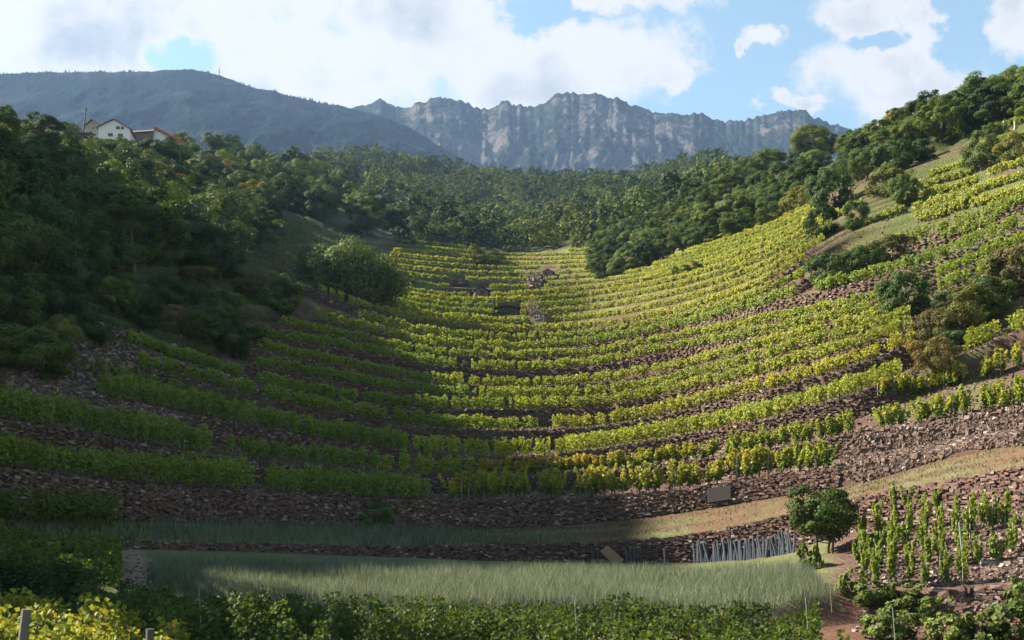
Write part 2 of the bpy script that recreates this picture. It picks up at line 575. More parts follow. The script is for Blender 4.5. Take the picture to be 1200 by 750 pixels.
# terrace lips: interpolated extra lips between the main lines
terr = []          # (name, D[], z[])
def lip(a, b=None, t=0.0):
    i = LI[a]
    if b is None: return LD[i].copy(), LZ[i].copy()
    j = LI[b]
    return LD[i] * (1 - t) + LD[j] * t, LZ[i] * (1 - t) + LZ[j] * t
for k in 'ABCDEFGHIJKL':
    terr.append((k, *lip(k)))
NM, NX = 5, 8
for i in range(1, NM + 1):
    terr.append((f'LM{i}', *lip('L', 'M', i / NM)))
for i in range(1, NX + 1):
    terr.append((f'MX{i}', *lip('M', 'X', i / NX)))
TI = {t[0]: i for i, t in enumerate(terr)}

rows_D, rows_Z, rows_kind = [], [], []
def push(D, Z, kind):
    rows_D.append(np.array(D)); rows_Z.append(np.array(Z)); rows_kind.append(kind)
def fill(D0, Z0, D1, Z1, n, kind):
    for i in range(1, n + 1):
        t = i / (n + 1)
        push(D0 * (1 - t) + D1 * t, Z0 * (1 - t) + Z1 * t, kind)

def L_(k): return LD[LI[k]], LZ[LI[k]]
seq = ['n0', 'n1', 'n2', 'n3', 'P0', 'V2', 'T2', 'V1']
kinds = {'n0': ('near', 6), 'n1': ('near', 8), 'n2': ('near', 12), 'n3': ('bank', 2), 'P0': ('plot', 24), 'V2': ('wall', 2), 'T2': ('path', 7)}
for a, b in zip(seq[:-1], seq[1:]):
    Da, Za = L_(a); Db, Zb = L_(b)
    push(Da, Za, kinds[a][0])
    fill(Da, Za, Db, Zb, kinds[a][1], kinds[a][0])
D0, Z0 = L_('V1')
push(D0, Z0, 'wall')
fade_lo = np.clip((GU - 60) / 60, 0, 1)
RISER = {}
for i, (name, D1, Z1) in enumerate(terr):
    if name == 'A':
        RISER[name] = (D0.copy(), Z0.copy(), D1.copy(), Z1.copy())
        fill(D0, Z0, D1, Z1, 2, 'wall')
    else:
        dz = np.maximum(Z1 - Z0, 0.05)
        dd = np.maximum(D1 - D0, 0.3)
        h = np.minimum(np.minimum(0.62 * dz, 1.5), 3.2 * dd)
        fD = D1 - np.minimum(0.3, 0.2 * dd)
        fZ = Z1 - h
        bD = D0 + 0.55 * (fD - D0)
        bZ = Z0 + 0.35 * (fZ - Z0)
        RISER[name] = (fD, fZ, D1.copy(), Z1.copy())
        nb = 3 if i < 12 else 2
        fill(D0, Z0, bD, bZ, nb, 'bench')
        push(bD, bZ, 'bench')
        fill(bD, bZ, fD, fZ, nb, 'bench')
        push(fD, fZ, 'riser')
        fill(fD, fZ, D1, Z1, 1, 'riser')
    push(D1, Z1, 'lip')
    D0, Z0 = D1, Z1
for k, n in (('Y', 10), ('Z', 10), ('crest', 12)):
    D1, Z1 = L_(k)
    fill(D0, Z0, D1, Z1, n, 'wood')
    push(D1, Z1, 'wood')
    D0, Z0 = D1, Z1
fill(D0, Z0, D0 * 1.12 + 10, Z0 - 6, 3, 'wood')
for D1, Z1 in ((D0 * 1.12 + 10, Z0 - 6), (D0 * 1.3 + 60, Z0 - 45), (np.maximum(D0 * 1.6 + 100, 1250), np.full(nc, 150.0)), (np.full(nc, 2600.0), np.full(nc, 150.0)), (np.full(nc, 3500.0), np.full(nc, 150.0))):
    push(np.maximum(D1, D0 + 1), Z1, 'wood')
    D0 = np.maximum(D1, D0 + 1)
GD, GZ = np.array(rows_D), np.array(rows_Z)
nr = len(GD)
GA = (GU - 600) / F
GX = GD * GA[None]
amp = {'near': .05, 'bank': .08, 'plot': .06, 'wall': .0, 'path': .05, 'bench': .09, 'riser': .03, 'lip': .03, 'wood': .8}
fold = np.clip((GD - 330) / 170, 0, 1) * np.array([k == 'wood' for k in rows_kind])[:, None] * (GD < 1000)
GZ = GZ + (fbm(GX / 85, GD / 85, 0, 3, 15) - .74) * 30 * fold     # folds of the wooded slope
AM = np.array([amp[k] for k in rows_kind])[:, None]
right_flank = np.clip((GU - 940) / 120, 0, 1)[None]
GZ = GZ + (fbm(GX * .8, GD * .8, 0, 3, 3) - .5) * 2 * AM
GZ = GZ + (fbm(GX * .12, GD * .12, 0, 3, 5) - .5) * 2 * AM * 1.6
PV = HOR - GZ / np.maximum(GD, .1) * F     # photo row of every grid vertex (used only to paint land cover by place)


def col_at(u):
    i = np.clip(np.searchsorted(GU, u) - 1, 0, nc - 2)
    t = (u - GU[i]) / (GU[i + 1] - GU[i])
    return GD[:, i] * (1 - t) + GD[:, i + 1] * t, GZ[:, i] * (1 - t) + GZ[:, i + 1] * t


def ground(u, D):
    """point on the hillside in column u at depth D"""
    d, z = col_at(u)
    return np.array([(u - 600) / F * D, D, np.interp(D, d, z)])


def at(u, v, dmin=14):
    """first point of the hillside met by the sight line (u, v)"""
    d, z = col_at(u)
    s = z - d * (HOR - v) / F
    for i in range(1, len(d)):
        if d[i] > dmin and s[i] >= 0:
            t = -s[i - 1] / (s[i] - s[i - 1]) if s[i - 1] < 0 else 0
            D = d[i - 1] + t * (d[i] - d[i - 1])
            return np.array([(u - 600) / F * D, D, z[i - 1] + t * (z[i] - z[i - 1])])
    return ground(u, d[-5])


def ground_xy(x, y):
    return ground(600 + F * x / y, y)


# land cover
EARTH, DRY, GREEN = np.array([.085, .052, .042]), np.array([.105, .066, .042]), np.array([.085, .10, .035])
C = np.zeros((nr, nc, 4))
UU = np.broadcast_to(GU[None], GD.shape)
n_a = fbm(GX * .35, GD * .35, 0, 4, 11)
n_b = fbm(GX * .09, GD * .09, 0, 4, 21)
npath = 0
for r in range(nr):
    k = rows_kind[r]
    far = np.clip((GD[r] - 110) / 60, 0, 1)[:, None]
    if k in ('bench', 'lip'):
        mixg = np.clip((n_a[r] - .42) * 4, 0, 1)[:, None] * (.35 + .6 * far)
        c = EARTH * (1 - mixg) + (GREEN * 1.6) * mixg
        c = c * (1 - far * .3) + np.array([.11, .11, .04]) * far * .3
        s = np.full(nc, .75) * (1 - .6 * far[:, 0])
    elif k == 'riser':
        mixg = np.clip((n_a[r] - .5) * 4, 0, 1)[:, None] * (.25 + .4 * far)
        c = EARTH * .95 * (1 - mixg) + GREEN * 1.3 * mixg
        s = np.full(nc, .9) * (1 - .4 * far[:, 0])
    elif k == 'wall':
        c = np.tile(EARTH * .8, (nc, 1)); s = np.full(nc, .8)
    elif k == 'path':
        g = np.clip((640 - UU[r]) / 300, 0, 1)[:, None] * .8
        npath += 1
        streak = np.clip((n_a[r] - .35) * 4, 0, 1)[:, None] * (.9 if npath in (2, 3, 6) else .15)
        g = np.clip(g + streak * .8, 0, 1)
        c = DRY * (1 - g) + np.array([.11, .13, .06]) * g
        s = np.full(nc, .15)
    elif k == 'plot':
        c = np.tile(np.array([.10, .105, .05]), (nc, 1)); s = np.full(nc, .2)
        rr = np.clip((UU[r] - 965) / 20, 0, 1)[:, None]
        c = c * (1 - rr) + EARTH * 1.1 * rr
        s = s + rr[:, 0] * .6
        lane = np.exp(-((UU[r] - 158) / 13) ** 4)[:, None]
        c = c * (1 - lane) + np.array([.20, .135, .095]) * lane
    elif k in ('near', 'bank'):
        c = np.tile(np.array([.13, .105, .06]), (nc, 1)); s = np.full(nc, .3)
        rr = np.clip((UU[r] - 880) / 60, 0, 1)[:, None]
        c = c * (1 - rr) + np.array([.11, .055, .04]) * rr
    else:
        c = np.tile(np.array([.045, .052, .022]), (nc, 1)); s = np.full(nc, .1)
    # rough dry ground of the right flank, dry grass and soil mixed
    fl = right_flank[0][:, None] * (1 if k in ('bench', 'lip', 'riser') else 0) * np.clip((GD[r] - 70) / 20, 0, 1)[:, None]
    mixd = np.clip((n_b[r] - .30) * 3.5, 0, 1)[:, None]
    c = c * (1 - fl) + (np.array([.092, .058, .042]) * (1 - mixd) + np.array([.07, .085, .03]) * mixd) * fl
    # wooded left slope: dark leaf litter
    lw = np.clip((330 + (PV[r] - 330) * -.9 - UU[r]) / 50, 0, 1)[:, None] * (1 if k in ('bench', 'lip', 'riser') else 0) * np.clip((GD[r] - 62) / 8, 0, 1)[:, None]
    c = c * (1 - lw) + np.array([.05, .056, .024]) * lw
    C[r, :, :3] = c
    C[r, :, 3] = s * (1 - lw[:, 0] * .7)
idx = np.arange(nr * nc).reshape(nr, nc)
Q = np.stack([idx[:-1, :-1], idx[:-1, 1:], idx[1:, 1:], idx[1:, :-1]], -1).reshape(-1, 4)
V = np.stack([GX, GD, GZ], -1).reshape(-1, 3)
terrain = link('hillside', build('hillside', V, Q, C.reshape(-1, 4), True), M_SOIL)
tag(terrain, kind='structure')
# ground behind the camera
by = np.array([2.0, 1.0, -10, -40])
bxs = np.linspace(-80, 80, 33)
BX, BY = np.meshgrid(bxs, by)
BZ = np.where(BY > 1.5, -2.6, -2.3 - np.abs(BX) * 0.0)
near_z = -2.55
V2_ = np.stack([BX, BY, np.full(BX.shape, near_z)], -1).reshape(-1, 3)
ii = np.arange(BX.size).reshape(BX.shape)
Q2 = np.stack([ii[1:, :-1], ii[1:, 1:], ii[:-1, 1:], ii[:-1, :-1]], -1).reshape(-1, 4)
tag(link('meadow_ground', build('meadow_ground', V2_, Q2, (.13, .12, .06, .2)), M_SOIL), kind='structure')
#__PART2__
# ------------------------------------------------------------------ mountains
def ridge(name, crest_px, Dc, foot_v, Df, us, nrow, mat, prof, rough, gully, seed, jag=0.0, back=500):
    us = np.asarray(us, float)
    cu, cv = np.array(crest_px, float).T
    v = np.interp(us, cu, cv)
    zc = Dc * (HOR - v) / F
    zc = zc + (fbm(us * .045, 0 * us, 0, 5, seed) - .5) * jag
    zc = zc + (fbm(us * .22, 0 * us + 4, 0, 4, seed + 1) - .5) * jag * .8
    zf = Df * (HOR - foot_v) / F
    T = np.linspace(0, 1, nrow)
    D = Df + (Dc - Df) * T[:, None] + 0 * us[None]
    Z = zf + (zc - zf)[None] * prof(T)[:, None]
    X0 = (us[None] - 600) / F * D
    env = np.sin(np.pi * np.clip(T, 0, 1) ** .8)[:, None] ** .7
    g = 1 - np.abs(2 * fbm(X0 / gully, Z / (gully * 1.5), D * 0, 5, seed + 3) - 1)
    g2 = 1 - np.abs(2 * fbm(X0 / (gully * .22), Z / (gully * .45), D * 0, 5, seed + 9) - 1)
    off = ((g - .72) * 1.0 + (g2 - .72) * .33) * rough * env
    D = D - off
    Z = Z + (fbm(X0 / 60, D / 60, 0, 4, seed + 5) - .5) * rough * .25 * env
    X = (us[None] - 600) / F * D
    # back side
    Db = D[-1] + back
    X = np.vstack([X, X[-1], X[-1]])
    Z = np.vstack([Z, Z[-1] - 30, Z[-1] * 0 + 150])
    D = np.vstack([D, D[-1] + 120, Db])
    n = D.shape[0]
    i = np.arange(n * len(us)).reshape(n, -1)
    Q = np.stack([i[:-1, :-1], i[:-1, 1:], i[1:, 1:], i[1:, :-1]], -1).reshape(-1, 4)
    o = link(name, build(name, np.stack([X, D, Z], -1).reshape(-1, 3), Q, None, True), mat)
    tag(o, kind='structure')
    return X, D, Z


def mountain_mat(name, rock, green, bias, sc, steep):
    m, t = new_mat(name)
    geo = t.n('ShaderNodeNewGeometry')
    pos = geo.outputs['Position']
    sp = t.n('ShaderNodeSeparateXYZ'); t.l(geo.outputs['Normal'], sp.inputs[0])
    n1 = t.noise(pos, sc, 7, .62)
    n2 = t.noise(pos, sc * 6, 5, .65)
    mp = t.n('ShaderNodeMapping'); mp.inputs['Scale'].default_value = (1, .5, .4)
    t.l(pos, mp.inputs[0])
    n3 = t.noise(mp.outputs[0], sc * 9, 5, .65)
    f = t.m('ADD', t.m('ADD', n1, t.m('MULTIPLY', t.m('SUBTRACT', n2, .5), .5)), t.m('MULTIPLY', sp.outputs[2], steep))
    veg = t.smooth(f, bias, bias + .1)
    s1 = t.n('ShaderNodeVectorMath', operation='SCALE'); s1.inputs[0].default_value = rock
    t.l(t.m('ADD', .35, t.m('MULTIPLY', n3, 1.3)), s1.inputs['Scale'])
    s2 = t.n('ShaderNodeVectorMath', operation='SCALE'); s2.inputs[0].default_value = green
    t.l(t.m('ADD', .4, t.m('MULTIPLY', n2, 1.2)), s2.inputs['Scale'])
    pb = t.n('ShaderNodeBsdfPrincipled')
    t.l(t.mix(veg, s1.outputs[0], s2.outputs[0]), pb.inputs['Base Color'])
    pb.inputs['Roughness'].default_value = 1.0
    pb.inputs['Specular IOR Level'].default_value = 0.0
    bp = t.n('ShaderNodeBump'); bp.inputs['Strength'].default_value = 1.0; bp.inputs['Distance'].default_value = 14
    t.l(t.m('ADD', n2, n3), bp.inputs['Height']); t.l(bp.outputs[0], pb.inputs['Normal'])
    out = t.n('ShaderNodeOutputMaterial'); t.l(pb.outputs[0], out.inputs[0])
    return m


M_ROCK = mountain_mat('cliff_rock', (.072, .062, .060), (.014, .021, .018), .56, .006, .22)
M_FOREST = mountain_mat('forest_slope', (.020, .025, .026), (.007, .014, .017), .42, .004, .05)
rock_crest = [(300, 150), (380, 130), (410, 123), (440, 119), (460, 122), (480, 124), (492, 119), (520, 114), (540, 117), (556, 124), (574, 128), (582, 123), (592, 119), (602, 122), (622, 125), (640, 122),
              (650, 113), (660, 109), (682, 107), (710, 110), (726, 114), (736, 121), (746, 124), (760, 128), (780, 132), (800, 133), (820, 133), (830, 139), (850, 142), (870, 141), (882, 141),
              (890, 136), (905, 131), (925, 130), (945, 132), (955, 138), (968, 143), (985, 147), (1000, 151), (1040, 156), (1100, 165), (1250, 190)]
ridge('rock_mountain', rock_crest, 3000, 215, 2500, np.arange(280, 1250, 2.0), 130, M_ROCK, lambda T: np.where(T < .25, T * .5, .125 + .875 * ((T - .25) / .75) ** .8), 50, 90, 31, 24)
left_crest = [(-400, 130), (-200, 108), (0, 87), (40, 85), (70, 85), (130, 84), (175, 84), (195, 82), (215, 81), (235, 83), (255, 88), (275, 95), (300, 104), (320, 107), (345, 114), (375, 121), (400, 124), (425, 130), (455, 139), (480, 150), (510, 167), (540, 186), (580, 210), (640, 245)]
LX, LDm, LZm = ridge('wooded_mountain', left_crest, 2300, 240, 1350, np.arange(-400, 640, 3.0), 110, M_FOREST, lambda T: T ** 1.05, 90, 200, 51, 5)

# air
hz, t = new_mat('haze_air')
pv = t.n('ShaderNodeVolumePrincipled')
pv.inputs['Color'].default_value = (.37, .58, 1.0, 1)
pv.inputs['Density'].default_value = HAZE
pv.inputs['Anisotropy'].default_value = 0.2
out = t.n('ShaderNodeOutputMaterial'); t.l(pv.outputs[0], out.inputs['Volume'])
mb = MB(); mb.box((0, 1790, 747), (5200, 3760, 1506))
tag(link('haze', mb.mesh('haze'), hz), kind='stuff')
#__PART3__
# ------------------------------------------------------------------ dry stone walls of the terraces
def wall_stones(foot, top, ulist, size, thick, seed, dens=1.0, pale=.12):
    """courses of stones on the face between two lines given per column (arrays over GU)"""
    r = np.random.default_rng(seed)
    fD, fZ, tD, tZ = foot[0], foot[1], top[0], top[1]
    Ps, yaw = [], []
    u0, u1 = ulist
    uu = np.linspace(u0, u1, 400)
    d = np.interp(uu, GU, (fD + tD) / 2)
    x = (uu - 600) / F * d
    s = np.concatenate([[0], np.cumsum(np.hypot(np.diff(x), np.diff(d)))])
    L = s[-1]
    hmax = np.max(np.interp(uu, GU, tZ - fZ))
    course = size * .55
    for c in range(int(hmax / course) + 2):
        n = max(2, int(L / (size * 1.25) * dens))
        ss = (np.arange(n) + r.uniform(-.35, .35, n) + (c % 2) * .5) * L / n
        uq = np.interp(ss, s, uu)
        h = np.interp(uq, GU, tZ - fZ)
        zl = (c + .5) * course + r.normal(0, .03, n)
        ok = zl < h + .06
        uq, h, zl = uq[ok], h[ok], zl[ok]
        t = zl / np.maximum(h, .05)
        D = np.interp(uq, GU, fD) * (1 - t) + np.interp(uq, GU, tD) * t - thick * .35 + r.normal(0, .04, len(uq))
        z = np.interp(uq, GU, fZ) + zl
        Ps.append(np.stack([(uq - 600) / F * D, D, z], 1))
        du = 2.0
        d1 = np.interp(uq + du, GU, tD); d0 = np.interp(uq - du, GU, tD)
        yaw.append(np.arctan2(d1 - d0, ((uq + du - 600) * d1 - (uq - du - 600) * d0) / F))
    Pp, yw = np.concatenate(Ps), np.concatenate(yaw)
    V, Q = stones(Pp, size, r, yw, .55, 1.3, .16)
    return V, Q, stone_cols(len(Pp), r, pale)


def dry_wall(label, foot, top, u0, u1, size=.34, thick=.3, seed=1, dens=1.0, pale=.12, group='dry stone terrace walls'):
    V, Q, c = wall_stones(foot, top, (u0, u1), size, thick, seed, dens, pale)
    o = link('dry_stone_wall', build('dry_stone_wall', V, Q, c), M_STONE)
    return tag(o, label, 'stone wall', group, 'thing')


r_ = lambda k: ((RISER[k][0], RISER[k][1]), (RISER[k][2], RISER[k][3]))
dry_wall('tall purple-brown dry-stone wall under the lowest curving vine rows, above the grassy path', *r_('A'), 147, 985, .17, .28, 1, 1.0, .07)
dry_wall('dark dry-stone wall in shade above the left vineyard block, below the lowest vine row', *r_('A'), -120, 144, .18, .28, 2, 1.0, .10)
sel = lambda a: (LD[LI[a]], LZ[LI[a]])
dry_wall('low dry-stone wall running along the back of the grey-green grass plot', sel('V2'), sel('T2'), 150, 952, .16, .26, 3, 1.0, .07)
dry_wall('rough dry-stone wall below the tan track, above the staked vines', sel('V2'), sel('T2'), 955, 1420, .20, .35, 4, 1.05, .08)
dry_wall('stone wall between the lowest and second rows of vines on the sunny right side', *r_('B'), 560, 1000, .15, .2, 5, .5, .07)
dry_wall('shaded stone wall between the two lowest vine strips on the left', *r_('B'), -100, 545, .16, .22, 6, .55, .10)
dry_wall('stone wall just under the long bright yellow-green vine row', *r_('C'), 490, 1065, .15, .2, 7, .6, .07)
dry_wall('shaded stone wall under the third vine strip on the dark left side', *r_('C'), 90, 470, .16, .22, 8, .6, .10)
names = {'D': 'fourth', 'E': 'fifth', 'F': 'sixth', 'G': 'seventh', 'H': 'eighth', 'I': 'ninth', 'J': 'tenth', 'K': 'eleventh', 'L': 'twelfth'}
for i, (k, nme) in enumerate(names.items()):
    dry_wall(f'thin band of dry-stone wall under the {nme} vine terrace counted from the grassy path', *r_(k), [140, 165, 290, 290, 290, 320, 370, 400, 330][i], [1180, 1260, 1260, 1260, 1260, 1260, 1260, 1240, 960][i], .16 + .012 * i, .2, 20 + i, .34, .06)
# small tumbled wall at the lower right, under the staked vines
wu = np.linspace(1085, 1300, 20)
fo = (np.interp(GU, wu, np.linspace(38.4, 35.5, 20)), np.interp(GU, wu, np.linspace(-2.55, -2.2, 20)))
to = (np.interp(GU, wu, np.linspace(38.7, 35.8, 20)), np.interp(GU, wu, np.linspace(-1.6, -1.15, 20)))
dry_wall('short tumbled wall of pale and brown stones at the foot of the staked vines', fo, to, 1092, 1290, .27, .4, 41, 1.1, .3)
fo = (np.interp(GU, wu, np.linspace(40.4, 38.0, 20)), np.interp(GU, wu, np.linspace(-1.6, -1.2, 20)))
to = (np.interp(GU, wu, np.linspace(40.6, 38.2, 20)), np.interp(GU, wu, np.linspace(-1.3, -.75, 20)))
dry_wall('low line of pale grey stones below the grey beam', fo, to, 1128, 1290, .24, .3, 42, 1.1, .5)

# loose rubble: scree slopes and stones lying on the benches
def in_poly(u, v, poly):
    poly = np.array(poly, float)
    x, y = poly[:, 0], poly[:, 1]
    inside = np.zeros(len(u), bool)
    j = len(poly) - 1
    for i in range(len(poly)):
        c = ((y[i] > v) != (y[j] > v)) & (u < (x[j] - x[i]) * (v - y[i]) / (y[j] - y[i] + 1e-9) + x[i])
        inside ^= c
        j = i
    return inside


def scatter_poly(poly, n, r):
    """random points over a patch of hillside, even per square metre of ground"""
    poly = np.array(poly, float)
    out = []
    while len(out) < n:
        u = r.uniform(poly[:, 0].min(), poly[:, 0].max(), 400)
        v = r.uniform(poly[:, 1].min(), poly[:, 1].max(), 400)
        ok = in_poly(u, v, poly)
        for a, b in zip(u[ok], v[ok]):
            out.append(at(a, b))
            if len(out) >= n: break
    return np.array(out)


SCREE = [(978, 552), (1000, 512), (1030, 505), (1100, 494), (1210, 474), (1210, 522), (1130, 527), (1070, 548), (1010, 566)]
SCREE_L = [(85, 395), (110, 372), (160, 395), (200, 425), (160, 432), (120, 452), (118, 480), (60, 470), (70, 440)]
def rubble(label, polys, seed):
    r = np.random.default_rng(seed)
    mb = MB()
    for poly, n, sz, pale in polys:
        Pp = scatter_poly(poly, n, r)
        Pp[:, 2] += .02
        sizes = sz * np.clip(r.lognormal(0, .4, n), .4, 1.7)
        V, Q = stones(Pp, sizes, r, None, .6, 1.3, .2)
        mb.add(V, Q, stone_cols(n, r, pale, (.066, .041, .034), (.125, .086, .072)))
    return tag(link('rubble', mb.mesh('rubble'), M_STONE), label, 'rubble', kind='stuff')


rubble('loose stones of the scree between the right-hand vine rows and the tan track', [(SCREE, 9500, .125, .14), (SCREE, 400, .2, .15)], 51)
rubble('small stones covering the red-brown ground between the staked vines', [([(1000, 690), (1010, 622), (1100, 600), (1210, 590), (1210, 680), (1100, 688)], 2600, .10, .22), ([(1000, 745), (1010, 712), (1120, 712), (1210, 700), (1210, 748)], 500, .09, .15)], 54)
rubble('pale rubble on the shaded slope under the left wood', [(SCREE_L, 3000, .15, .3), ([(0, 425), (60, 440), (250, 500), (200, 500), (0, 462)], 1500, .15, .25), ([(150, 385), (300, 440), (300, 462), (170, 420)], 800, .17, .3)], 52)
r = np.random.default_rng(53)
n = 26000
uu = r.uniform(-60, 1260, n)
ti = r.integers(0, 12, n)
tt = r.uniform(0, 1, n)
da = np.array([np.interp(a, GU, terr[k][1]) for a, k in zip(uu, ti)])
db = np.array([np.interp(a, GU, terr[k + 1][1]) for a, k in zip(uu, ti)])
D = da * (1 - tt) + db * tt
Pp = np.array([ground(a, b) for a, b in zip(uu, D)])
V, Q = stones(Pp + [0, 0, .01], .11 * np.clip(r.lognormal(0, .5, n), .4, 2), r, None, .6, 1.3, .2)
tag(link('loose_stones', build('loose_stones', V, Q, stone_cols(n, r, .2)), M_STONE), 'small stones strewn over the vine terraces', 'stones', kind='stuff')

# ------------------------------------------------------------------ vines
YEL = np.array([.295, .30, .045])
LIME = np.array([.20, .25, .04])
MIDG = np.array([.10, .145, .03])
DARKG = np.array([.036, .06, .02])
ORANGE = np.array([.33, .24, .04])


def vine_leaves(P, h, wid, per, leaf, tint, seed, spacing=.9, gap=.0, orange=0.0, lean=None):
    """leaves of a row of vines whose stems stand at the polyline P (n,3)"""
    r = np.random.default_rng(seed)
    seg = np.hypot(np.diff(P[:, 0]), np.diff(P[:, 1]))
    s = np.concatenate([[0], np.cumsum(seg)])
    L = s[-1]
    m = max(1, int(L / spacing))
    c = (np.arange(m) + .5) * L / m + r.normal(0, .12 * spacing, m)
    hh = h * np.clip(r.normal(1, .06, m), .75, 1.2)
    if gap: hh[r.uniform(0, 1, m) < gap] *= .35
    k = max(4, int(per * spacing))
    n = m * k
    ci = np.repeat(np.arange(m), k)
    ns = 6                                    # upright shoots of each plant
    so = r.uniform(-.62, .62, (m, ns)) * spacing
    st_ = np.clip(r.normal(.93, .10, (m, ns)), .65, 1.25)
    sl_ = r.normal(0, .12, (m, ns))
    si = r.integers(0, ns, n)
    zf = r.beta(1.6, 1.15, n)
    top = hh[ci] * st_[ci, si]
    z = (.13 + .87 * zf) * top
    sp = c[ci] + so[ci, si] + sl_[ci, si] * z + r.normal(0, .11 * spacing, n)
    wd = wid * (.35 + .65 * np.sin(np.pi * np.clip(zf * .8 + .15, 0, 1)))
    off = r.normal(0, 1, n) * wd * .5
    sp = np.clip(sp, 0, L)
    base = np.stack([np.interp(sp, s, P[:, q]) for q in range(3)], 1)
    dx = np.interp(np.clip(sp + .3, 0, L), s, P[:, 0]) - np.interp(np.clip(sp - .3, 0, L), s, P[:, 0])
    dy = np.interp(np.clip(sp + .3, 0, L), s, P[:, 1]) - np.interp(np.clip(sp - .3, 0, L), s, P[:, 1])
    t = unit(np.stack([dx, dy], 1) + 1e-6)
    nn = np.stack([-t[:, 1], t[:, 0]], 1)
    Cn = base.copy()
    Cn[:, :2] += nn * off[:, None]
    Cn[:, 2] += z
    side = np.sign(off)[:, None]
    N = np.concatenate([nn * side, np.full((n, 1), .55)], 1) + r.normal(0, .55, (n, 3))
    V, Q = kites(Cn, N, leaf * r.uniform(.7, 1.3, n), .95, .15, r)
    col = np.asarray(tint) * r.uniform(.72, 1.28, (n, 1))
    mot = fbm(base[:, 0] * .35, base[:, 1] * .35, 0, 3, 77)[:, None]
    col = col * (1 - .5 * np.clip((.5 - mot) * 3, 0, .7)) + MIDG * .5 * np.clip((.5 - mot) * 3, 0, .7)
    if orange:
        o = (r.uniform(0, 1, n) < orange * np.clip(zf * 1.8 - .5, 0, 1.2))
        col[o] = ORANGE * r.uniform(.7, 1.2, (o.sum(), 1))
    stems = []
    for q in range(m):
        stems.append([np.interp(c[q], s, P[:, a]) for a in range(3)])
    return V, Q, np.repeat(col, 4, 0), np.array(stems), hh


def vine_row(label, P, h=1.3, wid=.55, leaf=.15, per=230, tint=LIME, seed=1, gap=0.0, orange=0.0, deep=1, spacing=.9, stems=True, group='vine rows on the terraces', gapstep=1.25):
    V, Q, c, st, hh = vine_leaves(P, h, wid, per, leaf, tint, seed, spacing, 0.0, orange)
    o = link('vine_row', build('vine_row', V, Q, c), M_VINE)
    tag(o, label, 'vine row', group)
    if stems and len(st):
        mb = MB()
        for p, q in zip(st, hh):
            a = np.array(p)
            V, Q = tube([a - [0, 0, .05], a + [.03, 0, q * .3], a + [-.02, .02, q * .62]], [.035, .03, .012], 4)
            mb.add(V, Q, (.07, .05, .04))
        b = link('stems', mb.mesh('stems'), M_BARK, o)
        b['kind'] = 'stuff'
    return o


def lip_path(k, u0, u1, back=.35, step=4.0):
    t = terr[TI[k]] if k in TI else None
    uu = np.arange(u0, u1 + .1, step)
    D = np.interp(uu, GU, t[1]) + back
    return np.array([ground(a, d) for a, d in zip(uu, D)])


def px_path(pts, step=5.0):
    pts = np.array(pts, float)
    uu = np.arange(pts[0, 0], pts[-1, 0] + .1, step)
    vv = np.interp(uu, pts[:, 0], pts[:, 1])
    dd = np.array([at(a, b)[1] for a, b in pts])          # depth eased between the control points
    return np.array([ground(a, d) for a, d in zip(uu, np.interp(uu, pts[:, 0], dd))])


